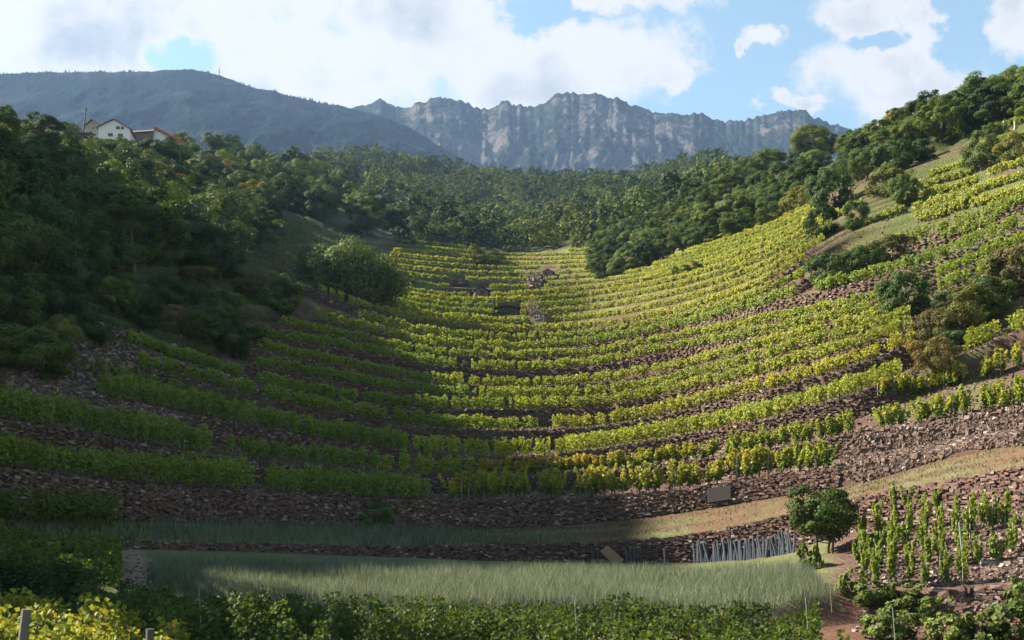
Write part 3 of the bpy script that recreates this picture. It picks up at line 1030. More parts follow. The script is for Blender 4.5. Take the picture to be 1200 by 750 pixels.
MIX = lambda a, b, t: a * (1 - t) + b * t
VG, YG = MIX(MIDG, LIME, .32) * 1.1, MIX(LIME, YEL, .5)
RN = 'row of vines on the {} terrace up from the grassy path'
rowdefs = [
    # terrace, u0, u1, height, tint, orange, gaps, rows deep, label
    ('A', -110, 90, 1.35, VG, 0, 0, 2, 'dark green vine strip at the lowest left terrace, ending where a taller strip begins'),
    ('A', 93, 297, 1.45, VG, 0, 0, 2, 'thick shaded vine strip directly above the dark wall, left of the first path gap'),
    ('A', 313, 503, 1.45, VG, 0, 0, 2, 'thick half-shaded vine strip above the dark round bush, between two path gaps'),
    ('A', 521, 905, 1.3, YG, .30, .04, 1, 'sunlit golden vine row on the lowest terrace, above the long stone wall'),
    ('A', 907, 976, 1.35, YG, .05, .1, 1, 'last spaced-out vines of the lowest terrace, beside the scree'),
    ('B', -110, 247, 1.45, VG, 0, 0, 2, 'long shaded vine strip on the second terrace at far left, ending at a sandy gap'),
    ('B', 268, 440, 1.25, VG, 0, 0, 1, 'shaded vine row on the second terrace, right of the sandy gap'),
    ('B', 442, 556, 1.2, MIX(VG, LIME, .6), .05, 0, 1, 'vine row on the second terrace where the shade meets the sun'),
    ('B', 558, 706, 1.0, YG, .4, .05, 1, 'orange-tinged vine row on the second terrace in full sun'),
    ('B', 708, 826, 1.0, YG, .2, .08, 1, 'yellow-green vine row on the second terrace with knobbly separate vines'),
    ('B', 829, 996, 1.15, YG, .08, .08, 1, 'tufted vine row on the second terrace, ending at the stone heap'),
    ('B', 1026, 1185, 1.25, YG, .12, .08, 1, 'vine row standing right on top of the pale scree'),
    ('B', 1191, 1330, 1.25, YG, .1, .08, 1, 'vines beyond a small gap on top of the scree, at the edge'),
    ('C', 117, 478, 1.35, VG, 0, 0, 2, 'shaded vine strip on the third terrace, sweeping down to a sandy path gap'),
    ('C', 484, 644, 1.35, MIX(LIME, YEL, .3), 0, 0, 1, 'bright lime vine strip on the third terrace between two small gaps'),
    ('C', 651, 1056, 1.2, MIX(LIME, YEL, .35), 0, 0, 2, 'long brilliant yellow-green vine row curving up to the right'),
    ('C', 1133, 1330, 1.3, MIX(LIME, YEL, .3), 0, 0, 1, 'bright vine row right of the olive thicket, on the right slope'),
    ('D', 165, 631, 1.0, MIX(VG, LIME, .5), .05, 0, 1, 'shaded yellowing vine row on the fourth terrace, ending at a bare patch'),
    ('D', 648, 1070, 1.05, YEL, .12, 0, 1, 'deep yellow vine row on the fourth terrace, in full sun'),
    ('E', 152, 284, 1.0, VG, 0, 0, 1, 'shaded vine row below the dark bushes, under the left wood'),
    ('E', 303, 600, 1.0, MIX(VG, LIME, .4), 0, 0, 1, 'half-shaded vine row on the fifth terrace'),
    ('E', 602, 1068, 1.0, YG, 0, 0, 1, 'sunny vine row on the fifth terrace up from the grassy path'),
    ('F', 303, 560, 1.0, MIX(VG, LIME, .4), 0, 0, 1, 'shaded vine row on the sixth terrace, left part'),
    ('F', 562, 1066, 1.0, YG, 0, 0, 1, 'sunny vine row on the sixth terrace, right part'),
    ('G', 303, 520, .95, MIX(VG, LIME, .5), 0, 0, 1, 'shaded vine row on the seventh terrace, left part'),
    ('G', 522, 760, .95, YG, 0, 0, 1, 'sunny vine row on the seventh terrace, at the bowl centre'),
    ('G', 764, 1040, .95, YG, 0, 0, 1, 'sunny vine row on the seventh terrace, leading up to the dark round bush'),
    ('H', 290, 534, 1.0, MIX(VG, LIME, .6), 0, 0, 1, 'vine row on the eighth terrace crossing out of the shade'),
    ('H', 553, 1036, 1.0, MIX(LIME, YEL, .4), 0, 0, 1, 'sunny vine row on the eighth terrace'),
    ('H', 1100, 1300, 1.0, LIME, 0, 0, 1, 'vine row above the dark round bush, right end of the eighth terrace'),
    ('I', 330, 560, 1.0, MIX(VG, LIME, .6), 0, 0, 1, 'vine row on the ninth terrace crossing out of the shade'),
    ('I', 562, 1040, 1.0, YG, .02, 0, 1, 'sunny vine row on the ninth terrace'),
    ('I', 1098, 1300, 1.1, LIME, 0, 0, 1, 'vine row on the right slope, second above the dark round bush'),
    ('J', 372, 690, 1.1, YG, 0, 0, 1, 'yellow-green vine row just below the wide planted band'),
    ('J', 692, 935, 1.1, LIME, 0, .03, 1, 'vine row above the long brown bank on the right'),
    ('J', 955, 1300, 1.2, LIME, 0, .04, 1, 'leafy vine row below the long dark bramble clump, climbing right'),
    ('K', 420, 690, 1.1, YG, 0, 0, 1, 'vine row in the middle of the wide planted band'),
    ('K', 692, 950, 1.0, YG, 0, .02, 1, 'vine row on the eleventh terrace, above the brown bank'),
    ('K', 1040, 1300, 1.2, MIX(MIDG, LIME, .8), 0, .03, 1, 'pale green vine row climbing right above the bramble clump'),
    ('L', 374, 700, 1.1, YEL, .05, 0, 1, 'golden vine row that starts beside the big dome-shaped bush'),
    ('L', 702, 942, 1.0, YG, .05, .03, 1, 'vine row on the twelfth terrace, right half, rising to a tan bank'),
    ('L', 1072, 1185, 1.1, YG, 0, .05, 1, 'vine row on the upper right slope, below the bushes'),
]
SEPARATE = {('A', 521), ('A', 907), ('B', 558), ('B', 708), ('B', 829), ('B', 1026), ('B', 1191)}
sd = 100
for k, u0, u1, h, tint, orng, gap, deep, lab in rowdefs:
    dm = np.interp((u0 + u1) / 2, GU, terr[TI[k]][1])
    leaf = .15 * max(1, dm / 75) ** .8
    per = 260 * (75 / max(75, dm)) ** 1.3
    if (k, u0) in SEPARATE:
        continue
    o = None
    for q in range(deep):
        P_ = lip_path(k, u0 + q * 2, u1 - q * 2, .4 + q * 1.15)
        sd += 1
        if q == 0:
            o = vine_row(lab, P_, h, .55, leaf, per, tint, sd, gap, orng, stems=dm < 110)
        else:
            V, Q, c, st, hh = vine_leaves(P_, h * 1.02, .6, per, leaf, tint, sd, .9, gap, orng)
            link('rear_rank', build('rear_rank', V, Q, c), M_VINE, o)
# short rows that do not follow a main lip
for pts, h, tint, orng, gap, lab in [
    ([(106, 440), (150, 451), (200, 464), (250, 478), (300, 489)], 1.1, VG, 0, 0, 'short shaded vine row behind the third terrace strip on the left'),
    ([(153, 404), (200, 421), (240, 432), (282, 441)], .9, VG, 0, 0, 'topmost shaded vine row below the left bushes'),
    ([(1072, 258), (1120, 247), (1179, 234), (1230, 222)], 1.1, YG, 0, .05, 'yellow vine row crossing the bare upper right slope'),
    ([(1088, 247), (1140, 233), (1230, 207)], 1.0, YG, 0, .05, 'second yellow vine row crossing the bare upper right slope'),
    ([(1158, 207), (1190, 198), (1230, 187)], 1.0, YG, 0, .05, 'short vine row right of the three short yellow rows'),
    ([(955, 268), (985, 254), (1012, 240)], .9, YG, 0, .05, 'short vine row beside the large dark bush at the spur top'),
    ([(1012, 266), (1040, 254), (1064, 247)], .9, YG, 0, .05, 'short vine row right of the small round light-green bush'),
    ([(1105, 282), (1160, 266), (1230, 243)], 1.0, LIME, 0, .05, 'pale green vine row on the right slope, over the leafy climbing rows'),
    ([(1070, 232), (1100, 226), (1147, 213)], 1.0, YG, 0, .05, 'lower of three short yellow vine rows under the right-hand trees'),
    ([(1073, 221), (1105, 213), (1143, 203)], 1.0, YG, 0, .05, 'middle of three short yellow vine rows under the right-hand trees'),
    ([(1088, 208), (1112, 200), (1140, 192)], 1.0, YG, 0, .05, 'upper of three short yellow vine rows under the right-hand trees'),
    ([(1150, 172), (1180, 165), (1230, 152)], 1.0, MIX(LIME, YEL, .3), 0, .05, 'vine row below the crest trees at the upper right'),
    ([(1158, 157), (1180, 150), (1230, 138)], 1.0, MIX(LIME, YEL, .3), 0, .05, 'highest vine row at the edge of the crest trees, upper right'),
    ([(335, 300), (360, 313), (385, 330), (420, 345)], 1.0, LIME, 0, 0, 'vine row emerging from behind the left end of the dome bush'),
]:
    P_ = px_path(pts)
    sd += 1
    dm = P_[:, 1].mean()
    vine_row(lab, P_, h, .55, .15 * max(1, dm / 75) ** .8, 260 * (75 / max(75, dm)) ** 1.3, tint, sd, gap, orng, stems=False, spacing=.6)
# upper bowl
vineyard = [(372, 338), (390, 330), (430, 330), (470, 281), (520, 285), (560, 294), (640, 299), (690, 291), (705, 328), (745, 318), (790, 302), (835, 283), (900, 258), (955, 236), (985, 250), (965, 285), (940, 315), (935, 345), (700, 395), (500, 380), (400, 352)]
ordinal = ['first', 'second', 'third', 'fourth', 'fifth', 'sixth', 'seventh', 'eighth', 'ninth', 'tenth', 'eleventh', 'twelfth', 'thirteenth', 'fourteenth']
upper = [n for n in TI if n[0] in 'LM' and len(n) > 1]
huts_px = [(632, 378, 9), (595, 366, 13), (562, 342, 10), (535, 331, 9), (628, 331, 7), (643, 320, 8)]
for i, k in enumerate([n for n in TI if len(n) > 1]):
    t = terr[TI[k]]
    uu = np.arange(326, 985, 4.0)
    D = np.interp(uu, GU, t[1])
    z = np.interp(uu, GU, t[2])
    v = HOR - z / D * F
    ok = in_poly(uu, v, vineyard)
    for cx, cy, rr in huts_px:
        ok &= ~((np.abs(uu - cx) < rr) & (np.abs(v - cy) < 7))
    # split in runs, and at the gully of stone huts near the centre
    runs, cur = [], []
    for a, f_ in zip(uu, ok):
        if f_:
            cur.append(a)
        else:
            if len(cur) > 4: runs.append(cur)
            cur = []
    if len(cur) > 4: runs.append(cur)
    for q, run in enumerate(runs):
        mid = (run[0] + run[-1]) / 2
        where = 'left of the stone huts' if mid < 520 else ('beside the stone huts' if mid < 640 else ('rising right from the stone huts' if mid < 800 else 'under the spur trees'))
        dm = np.interp(mid, GU, t[1])
        sd += 1
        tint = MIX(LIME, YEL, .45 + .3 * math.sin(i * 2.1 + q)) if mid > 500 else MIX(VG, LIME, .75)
        size = 'long' if run[-1] - run[0] > 150 else 'short'
        lab = f'{size} vine line {where}, {ordinal[i]} above the golden row'
        P_ = np.array([ground(a, d + .5) for a, d in zip(run, np.interp(run, GU, t[1]))])
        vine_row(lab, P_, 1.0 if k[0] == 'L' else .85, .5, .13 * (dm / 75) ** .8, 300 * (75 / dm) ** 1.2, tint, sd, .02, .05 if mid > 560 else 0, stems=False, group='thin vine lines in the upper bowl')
# left block in the front, five ranks deep
for i, (dd, lab) in enumerate([(44.6, 'rearmost'), (41.2, 'fourth'), (39.0, 'third'), (36.8, 'second'), (34.6, 'front')]):
    uu = np.arange(-120, 141 - (3 if i % 2 else 0), 4.0)
    P_ = np.array([ground(a, dd + (a / 140) * .8 if i else np.interp(a, GU, LD[LI['V1']]) - .9) for a in uu])
    sd += 1
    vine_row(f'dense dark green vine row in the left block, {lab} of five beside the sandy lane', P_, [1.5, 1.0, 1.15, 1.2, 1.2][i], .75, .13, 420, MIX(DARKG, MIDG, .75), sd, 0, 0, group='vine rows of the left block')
# foreground vines: dark green leaves, darkened further in place of shade
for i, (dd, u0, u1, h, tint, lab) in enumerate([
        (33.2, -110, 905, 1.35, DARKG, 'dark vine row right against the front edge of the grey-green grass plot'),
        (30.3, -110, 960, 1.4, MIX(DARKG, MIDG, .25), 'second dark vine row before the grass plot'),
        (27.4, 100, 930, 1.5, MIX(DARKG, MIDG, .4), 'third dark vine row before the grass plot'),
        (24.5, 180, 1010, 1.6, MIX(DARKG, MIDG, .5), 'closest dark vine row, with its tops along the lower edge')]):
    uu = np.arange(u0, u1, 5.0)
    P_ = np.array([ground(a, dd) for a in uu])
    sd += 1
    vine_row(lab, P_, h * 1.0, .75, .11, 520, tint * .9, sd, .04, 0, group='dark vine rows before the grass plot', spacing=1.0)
for i, (dd, u0, u1, lab) in enumerate([(21.8, -160, 215, 'rear'), (19.6, -160, 300, 'middle'), (17.2, -160, 330, 'front')]):
    uu = np.arange(u0, u1, 6.0)
    P_ = np.array([ground(a, dd) for a in uu])
    P_[:, 2] -= np.clip((uu - 120) / 200, 0, 1) * .55
    sd += 1
    vine_row(f'yellow-green vine row with big leaves by the wooden post, {lab} of three', P_, [1.5, 1.35, 1.15][i], .9, .105, 680, MIX(LIME, YEL, .4) * .72, sd, .02, .08, group='yellow vines by the wooden post', spacing=1.0)

# staked vines on the small plot at the lower right
def make_vine(seed, h, w_, tint=None, orange=0.0):
    r = np.random.default_rng(seed)
    n = 380
    zf = r.beta(1.3, 1.1, n)
    si = r.integers(0, 6, n)
    sx, sy, stp = r.normal(0, w_ * .42, 6), r.normal(0, w_ * .42, 6), np.clip(r.normal(1, .16, 6), .6, 1.3)
    z = h * (.2 + .8 * zf) * stp[si]
    rad = w_ * .42 * r.uniform(.1, 1, n) * (1.15 - .6 * zf)
    th = r.uniform(0, 6.28, n)
    Cn = np.stack([sx[si] * (.5 + zf) + rad * np.cos(th), sy[si] * (.5 + zf) + rad * np.sin(th), z], 1)
    Cn[:, 0] += .08 * np.sin(z * 4 + seed)
    N = np.stack([np.cos(th), np.sin(th), np.full(n, .5)], 1) + r.normal(0, .5, (n, 3))
    V, Q = kites(Cn, N, .145 * r.uniform(.7, 1.25, n), .95, .15, r)
    c = (MIX(LIME, MIDG, .25) if tint is None else tint) * r.uniform(.7, 1.3, (n, 1))
    if orange:
        oo = r.uniform(0, 1, n) < orange * np.clip(zf * 2 - .7, 0, 1)
        c[oo] = ORANGE * r.uniform(.7, 1.2, (oo.sum(), 1))
    lo = zf < .3
    c[lo] = MIDG * r.uniform(.7, 1.3, (lo.sum(), 1))
    root = empty('grapevine')
    link('foliage', build('foliage', V, Q, np.repeat(c, 4, 0)), M_VINE, root)
    mb = MB()
    V, Q = tube([(0, 0, -.1), (.04, .02, .25), (-.02, .03, .5), (.05, -.02, h * .7)], [.045, .04, .03, .012], 6)
    mb.add(V, Q)
    link('trunk', mb.mesh('trunk'), M_BARK, root)
    mb = MB()
    V, Q = tube([(.05, 0, -.1), (.06, .02, h * .98)], [.022, .02], 5)
    mb.add(V, Q, (.24, .22, .2))
    link('stake', mb.mesh('stake'), M_WOOD, root)
    return root


def copy_tree(o, parent=None):
    c = o.copy()
    COL.objects.link(c)
    c.parent = parent
    for ch in list(o.children):
        copy_tree(ch, c)
    return c


protos = [make_vine(900 + i, h, w_) for i, (h, w_) in enumerate([(1.35, .3), (1.2, .26), (1.5, .28), (1.1, .36)])]
used = set()
def put_vine(p, label, group, sc=1.0):
    i = random.randrange(4)
    o = protos[i] if i not in used else copy_tree(protos[i])
    used.add(i)
    o.location = p
    o.rotation_euler = (0, 0, random.uniform(0, 6.28))
    s = sc * random.uniform(.88, 1.12)
    o.scale = (s * .74, s * .74, s * random.uniform(.92, 1.1))
    tag(o, label, 'grapevine', group)
SEPROWS = [
    (lip_path('A', 521, 905, .4, 2.0), 1.5, 'sunlit golden vine of the lowest terrace, above the long stone wall', 'golden vines of the lowest terrace', 0),
    (lip_path('A', 907, 976, .4, 2.0), 1.5, 'spaced-out green vine at the end of the lowest terrace, beside the scree', 'vines beside the scree', 1),
    (lip_path('B', 558, 706, .4, 2.0), 1.0, 'orange-tinged vine of the second terrace, in full sun', 'orange-tinged vines of the second terrace', 2),
    (lip_path('B', 708, 826, .4, 2.0), 1.0, 'knobbly yellow-green vine in the middle of the second terrace', 'knobbly vines of the second terrace', 0),
    (lip_path('B', 829, 996, .4, 2.0), 1.1, 'tufted vine of the second terrace, leading to the stone heap', 'tufted vines of the second terrace', 1),
    (lip_path('B', 1026, 1240, .4, 2.0), 1.25, 'vine standing right on top of the pale scree', 'vines on top of the scree', 1),
    (px_path([(1020, 474), (1077, 464), (1128, 450), (1200, 433), (1240, 424)], 2.0), 1.2, 'separate vine between the scree top and the bright curving row', 'vines between scree and bright row', 0)]
FT = [MIX(LIME, YEL, .55), MIX(LIME, YEL, .15), MIX(YEL, ORANGE, .45)]
fam = []
for fi in range(3):
    lst = []
    for q in range(4):
        o = make_vine(950 + fi * 4 + q, 1.3, .42, FT[fi], [.22, .06, .5][fi])
        lst.append([o, False])
    fam.append(lst)
for Pp, h, lab, grp, fi in SEPROWS:
    s = np.concatenate([[0], np.cumsum(np.hypot(np.diff(Pp[:, 0]), np.diff(Pp[:, 1])))])
    x = .4
    while x < s[-1]:
        if random.random() > .04:
            rec = random.choice(fam[fi])
            o = rec[0] if not rec[1] else copy_tree(rec[0])
            rec[1] = True
            q = [np.interp(x, s, Pp[:, a]) for a in range(3)]
            o.location = (q[0], q[1] + random.uniform(-.1, .1), q[2])
            k = h / 1.3 * random.uniform(.84, 1.06)
            o.scale = (random.uniform(.9, 1.15), random.uniform(.9, 1.15), k)
            o.rotation_euler = (0, 0, random.uniform(0, 6.28))
            tag(o, lab, 'grapevine', grp)
        x += random.uniform(.42, .58)
vcols = [((1010, 676), (1011, 636)), ((1025, 687), (1032, 618)), ((1043, 684), (1047, 610)), ((1064, 684), (1064, 608)), ((1087, 688), (1082, 602)), ((1107, 687), (1098, 603)), ((1128, 686), (1120, 610))]
cn = ['first', 'second', 'third', 'fourth', 'fifth', 'sixth', 'seventh']
for ci, (a, b) in enumerate(vcols):
    pa, pb_ = at(*a), at(*b)
    n = 5
    for j in range(n):
        t = j / (n - 1)
        q = pa * (1 - t) + pb_ * t
        q = ground_xy(q[0] + random.uniform(-.08, .08), q[1])
        put_vine(q, f'upright staked vine in the {cn[ci]} file from the bushy tree, {["lowest", "second lowest", "middle", "second highest", "highest"][j]} of five', 'staked vines on the small stony plot', .92)
for (u, v), lab in {(1137, 630): 'vine right of the top of the tilted grey pole', (1147, 663): 'vine just above the left end of the grey beam', (1168, 660): 'bushy vine above the middle of the grey beam', (1188, 650): 'vine above the right end of the grey beam',
                    (1152, 618): 'highest sprawling vine right of the tilted grey pole', (1163, 622): 'second sprawling vine right of the tilted grey pole', (1178, 620): 'isolated vine below the rough wall near the edge', (1206, 640): 'vine at the very edge above the grey beam'}.items():
    put_vine(at(u, v), lab, 'staked vines on the small stony plot', .95)

# ------------------------------------------------------------------ grasses
def grass(name, label, poly, per_m2, h, wid, cols, seed, lean=.25, maxn=60000, stripe=False):
    r = np.random.default_rng(seed)
    poly = np.array(poly, float)
    m = 900
    S = scatter_poly(poly, m, r)           # area estimate and even seeds
    # triangulate by direct sampling: jitter each seed so the blades cover the ground evenly
    x0, x1 = S[:, 0].min(), S[:, 0].max(); y0, y1 = S[:, 1].min(), S[:, 1].max()
    n = int(min(maxn, per_m2 * (x1 - x0) * (y1 - y0)))
    X = r.uniform(x0, x1, n); Y = r.uniform(y0, y1, n)
    u = 600 + F * X / Y
    ui = np.clip(np.searchsorted(GU, u) - 1, 0, nc - 2)
    # height lookup by bilinear search
    Z = np.empty(n)
    order = np.argsort(ui)
    for c in np.unique(ui):
        k = np.where(ui == c)[0]
        Z[k] = np.interp(Y[k], GD[:, c], GZ[:, c])
    v = HOR - Z / Y * F
    ok = in_poly(u + (fbm(X * .9, Y * .9, 0, 3, seed + 7) - .5) * 34, v + (fbm(X * .7, Y * .7, 0, 3, seed + 8) - .5) * 9, poly)
    X, Y, Z = X[ok], Y[ok], Z[ok]
    n = len(X)
    pat = fbm(X * .35, Y * .35, 0, 4, seed)
    hh = h * r.uniform(.55, 1.2, n) * (.55 + .9 * pat)
    th = r.uniform(0, 6.28, n)
    t = np.stack([np.cos(th), np.sin(th), 0 * th], 1)
    ln = r.normal(0, lean, (n, 2))
    B = np.stack([X, Y, Z - .02], 1)
    mid = B + np.stack([ln[:, 0] * hh * .35, ln[:, 1] * hh * .35, hh * .55], 1)
    tip = B + np.stack([ln[:, 0] * hh, ln[:, 1] * hh, hh], 1)
    w_ = (wid * r.uniform(.6, 1.4, n))[:, None]
    V = np.stack([B - t * w_ * .5, B + t * w_ * .5, mid + t * w_ * .42, mid - t * w_ * .42, tip], 1).reshape(-1, 3)
    b = np.arange(n) * 5
    Q = np.stack([b, b + 1, b + 2, b + 3], 1)
    T = np.stack([b + 3, b + 2, b + 4], 1)
    cm = np.array(cols)
    c = cm[r.integers(0, len(cm), n)] * r.uniform(.75, 1.25, (n, 1))
    c = c * (.8 + .4 * fbm(X * .15, Y * .15, 0, 3, seed + 1))[:, None]
    if stripe:                                # greener strips between the wheel ruts
        uq = 600 + F * X / Y
        d0, d1 = np.interp(uq, GU, LD[LI['T2']]), np.interp(uq, GU, LD[LI['V1']])
        tt = (Y - d0) / (d1 - d0)
        g = ((np.abs(tt - .33) < .1) | (np.abs(tt - .78) < .09)) & (r.uniform(0, 1, n) < .8)
        c[g] = np.array([.062, .085, .03]) * r.uniform(.7, 1.2, (g.sum(), 1))
        gone = (np.abs(tt - .5) < .05) | (np.abs(tt - .16) < .05) | (np.abs(tt - .93) < .04)
        V = V.reshape(-1, 5, 3); V[gone, 2:, 2] = V[gone, :1, 2] + .03; V = V.reshape(-1, 3)
    o = link(name, build(name, V, [Q, T], np.repeat(c, 5, 0)), M_GRASS)
    return tag(o, label, 'grass', kind='stuff')


GG = [(.138, .158, .112), (.115, .14, .094), (.16, .178, .132), (.10, .125, .082)]
grass('tall_grass', 'soft grey-green feathery grass filling the large plot', [(182, 660), (300, 664), (480, 670), (640, 674), (800, 675), (925, 668), (955, 672), (972, 712), (800, 715), (600, 712), (300, 704), (178, 696)], 200, .58, .015, GG, 61, .22, 160000)
grass('tall_grass', 'grey-green grass on the strip between the two stone walls', [(178, 613), (400, 619), (520, 622), (600, 628), (690, 632), (600, 640), (483, 643), (367, 642), (233, 638), (172, 634)], 70, .5, .03, GG, 62, .2, 30000)
grass('dry_grass', 'tan and green dry grass along the curving track', [(480, 622), (600, 621), (700, 614), (800, 602), (900, 585), (985, 571), (1050, 555), (1130, 532), (1230, 510), (1230, 540), (1133, 559), (1000, 584), (900, 609), (795, 629), (700, 635), (600, 636), (480, 640)], 50, .22, .03,
      [(.10, .066, .038), (.085, .066, .034), (.058, .074, .028), (.115, .078, .046)], 63, .5, 36000, True)
grass('weeds', 'weeds and dry grass tufts on the right-hand flank', [(985, 470), (1075, 410), (1075, 330), (960, 330), (1000, 262), (1090, 190), (1150, 160), (1230, 140), (1230, 470), (1100, 490)], 9, .32, .09, [(.09, .095, .03), (.11, .08, .042), (.07, .09, .028)], 64, .5, 40000)
grass('weeds', 'green weeds growing on the terraces and banks', [(-60, 540), (-60, 430), (150, 390), (320, 330), (420, 350), (600, 390), (900, 340), (960, 420), (1050, 450), (990, 520), (700, 580), (500, 585), (300, 575)], 4.0, .28, .09, [(.07, .09, .028), (.095, .10, .035), (.11, .09, .048)], 65, .5, 26000)
grass('undergrowth', 'rough green undergrowth on the shaded bank at the foot of the left wood', [(90, 400), (150, 350), (230, 325), (320, 322), (345, 350), (310, 395), (240, 425), (160, 410)], 14, .55, .09, [(.05, .07, .02), (.065, .08, .025), (.08, .085, .03)], 66, .5, 26000)
grass('undergrowth', 'pale green grass in the side hollow behind the left wood', [(328, 318), (332, 262), (350, 256), (440, 292), (470, 300), (372, 300), (352, 330), (380, 350), (350, 345)], 7, .6, .14, [(.085, .12, .04), (.10, .125, .045)], 67, .4, 26000)
grass('undergrowth', 'green undergrowth below the crest trees on the right', [(1000, 225), (1040, 205), (1100, 176), (1150, 160), (1230, 142), (1230, 120), (1150, 140), (1100, 158), (1040, 185), (1000, 205)], 9, .7, .14, [(.06, .08, .022), (.08, .095, .028)], 68, .5, 26000)
grass('weeds', 'rough weeds on the strip behind the left vineyard block', [(-90, 612), (60, 606), (140, 609), (178, 614), (172, 636), (140, 642), (40, 655), (-90, 660)], 30, .35, .05, [(.07, .09, .03), (.09, .10, .04), (.11, .09, .05)], 69, .4, 26000)
grass('weeds', 'sparse weeds between the staked vines', [(1000, 690), (1010, 622), (1100, 600), (1210, 590), (1210, 680), (1100, 688)], 6, .16, .05, [(.07, .09, .03), (.10, .08, .045)], 70, .5, 9000)
grass('undergrowth', 'dark undergrowth beneath the lowest trees of the left wood', [(-90, 412), (-90, 330), (60, 325), (150, 335), (140, 372), (95, 395), (60, 408)], 12, .6, .10, [(.04, .06, .018), (.055, .07, .022)], 71, .5, 20000)
grass('weeds', 'darker weed tufts mixed into the grey-green grass plot', [(182, 662), (480, 671), (800, 676), (955, 674), (975, 712), (800, 716), (600, 712), (300, 704), (178, 696)], 5, .5, .05, [(.06, .085, .03), (.085, .10, .045), (.13, .12, .07)], 72, .5, 9000)
rubble('pebbles on the sandy lane beside the left vineyard block', [([(143, 700), (150, 632), (178, 632), (180, 700)], 110, .07, .25)], 73)
#__PART4__
# ------------------------------------------------------------------ trees and bushes
def crown_arrays(seed, h, w_, base, ncl, per, leaf, col, shell=.45, flat=.42, top=1.0):
    r = np.random.default_rng(seed)
    d = unit(r.normal(size=(ncl, 3)))
    rad = r.uniform(shell, 1.0, ncl) ** .7
    lob = .72 + .5 * fbm(d[:, 0] * 1.6 + seed, d[:, 1] * 1.6, d[:, 2] * 1.6, 2, seed)
    cz = base + (h - base) * .5
    hz = (h - base) * .5
    Cc = d * (rad * lob)[:, None] * np.array([w_ * .5, w_ * .5, hz])
    # wider at mid height, narrow at the foot
    Cc[:, 2] += cz
    rc = r.uniform(.10, .2, ncl) * w_ * .8
    n = ncl * per
    k = np.repeat(np.arange(ncl), per)
    e = unit(r.normal(size=(n, 3)) + unit(d[k]) * .5 + np.array([0, 0, .45]))
    q = r.uniform(.35, 1.08, n) ** .6
    Cn = Cc[k] + e * (rc[k] * q)[:, None] * np.array([1.1, 1.1, .8])
    N = e + r.normal(0, .3, (n, 3)) + unit(d[k]) * .35 + np.array([0, 0, .15])
    V, Q = kites(Cn, N, leaf * r.uniform(.65, 1.35, n), .9, .12, r)
    cc = np.array(col)[None] * (r.uniform(.72, 1.35, (ncl, 1)) * np.array([1, 1, 1]) + r.normal(0, .06, (ncl, 3)))
    c = cc[k] * r.uniform(.8, 1.22, (n, 1))
    return V, Q, np.repeat(np.clip(c, .004, 1), 4, 0), Cc


def make_tree(name, seed, h, w_, base, ncl, per, leaf, col, stems=1, **kw):
    r = np.random.default_rng(seed + 5)
    root = empty(name)
    V, Q, c, Cc = crown_arrays(seed, h, w_, base, ncl, per, leaf, col, **kw)
    link('crown', build('crown', V, Q, c), M_TREE, root)
    mb = MB()
    for s_ in range(stems):
        x0 = r.normal(0, .12 * w_ * (stems > 1)); y0 = r.normal(0, .08 * w_ * (stems > 1))
        tr = .028 * h / (stems ** .4)
        pts = np.array([[x0, y0, -.6], [x0 * 1.1, y0, base * .5], [x0 * 1.3 + r.normal(0, .2), y0 * 1.3, base + .15 * (h - base)], [x0 * 1.5 + r.normal(0, .3), y0 * 1.4, base + .55 * (h - base)]])
        V, Q = tube(pts, [tr * 1.3, tr, tr * .75, tr * .25], 7)
        mb.add(V, Q)
        for j in r.choice(len(Cc), min(7, len(Cc)), replace=False):
            a = pts[2] * r.uniform(.6, 1) + pts[1] * 0
            a = pts[1] + (pts[2] - pts[1]) * r.uniform(.3, 1)
            m_ = (a + Cc[j]) / 2 + [0, 0, -.06 * h]
            V, Q = tube([a, m_, Cc[j]], [tr * .5, tr * .3, tr * .1], 5)
            mb.add(V, Q)
    link('trunk', mb.mesh('trunk'), M_BARK, root)
    return root


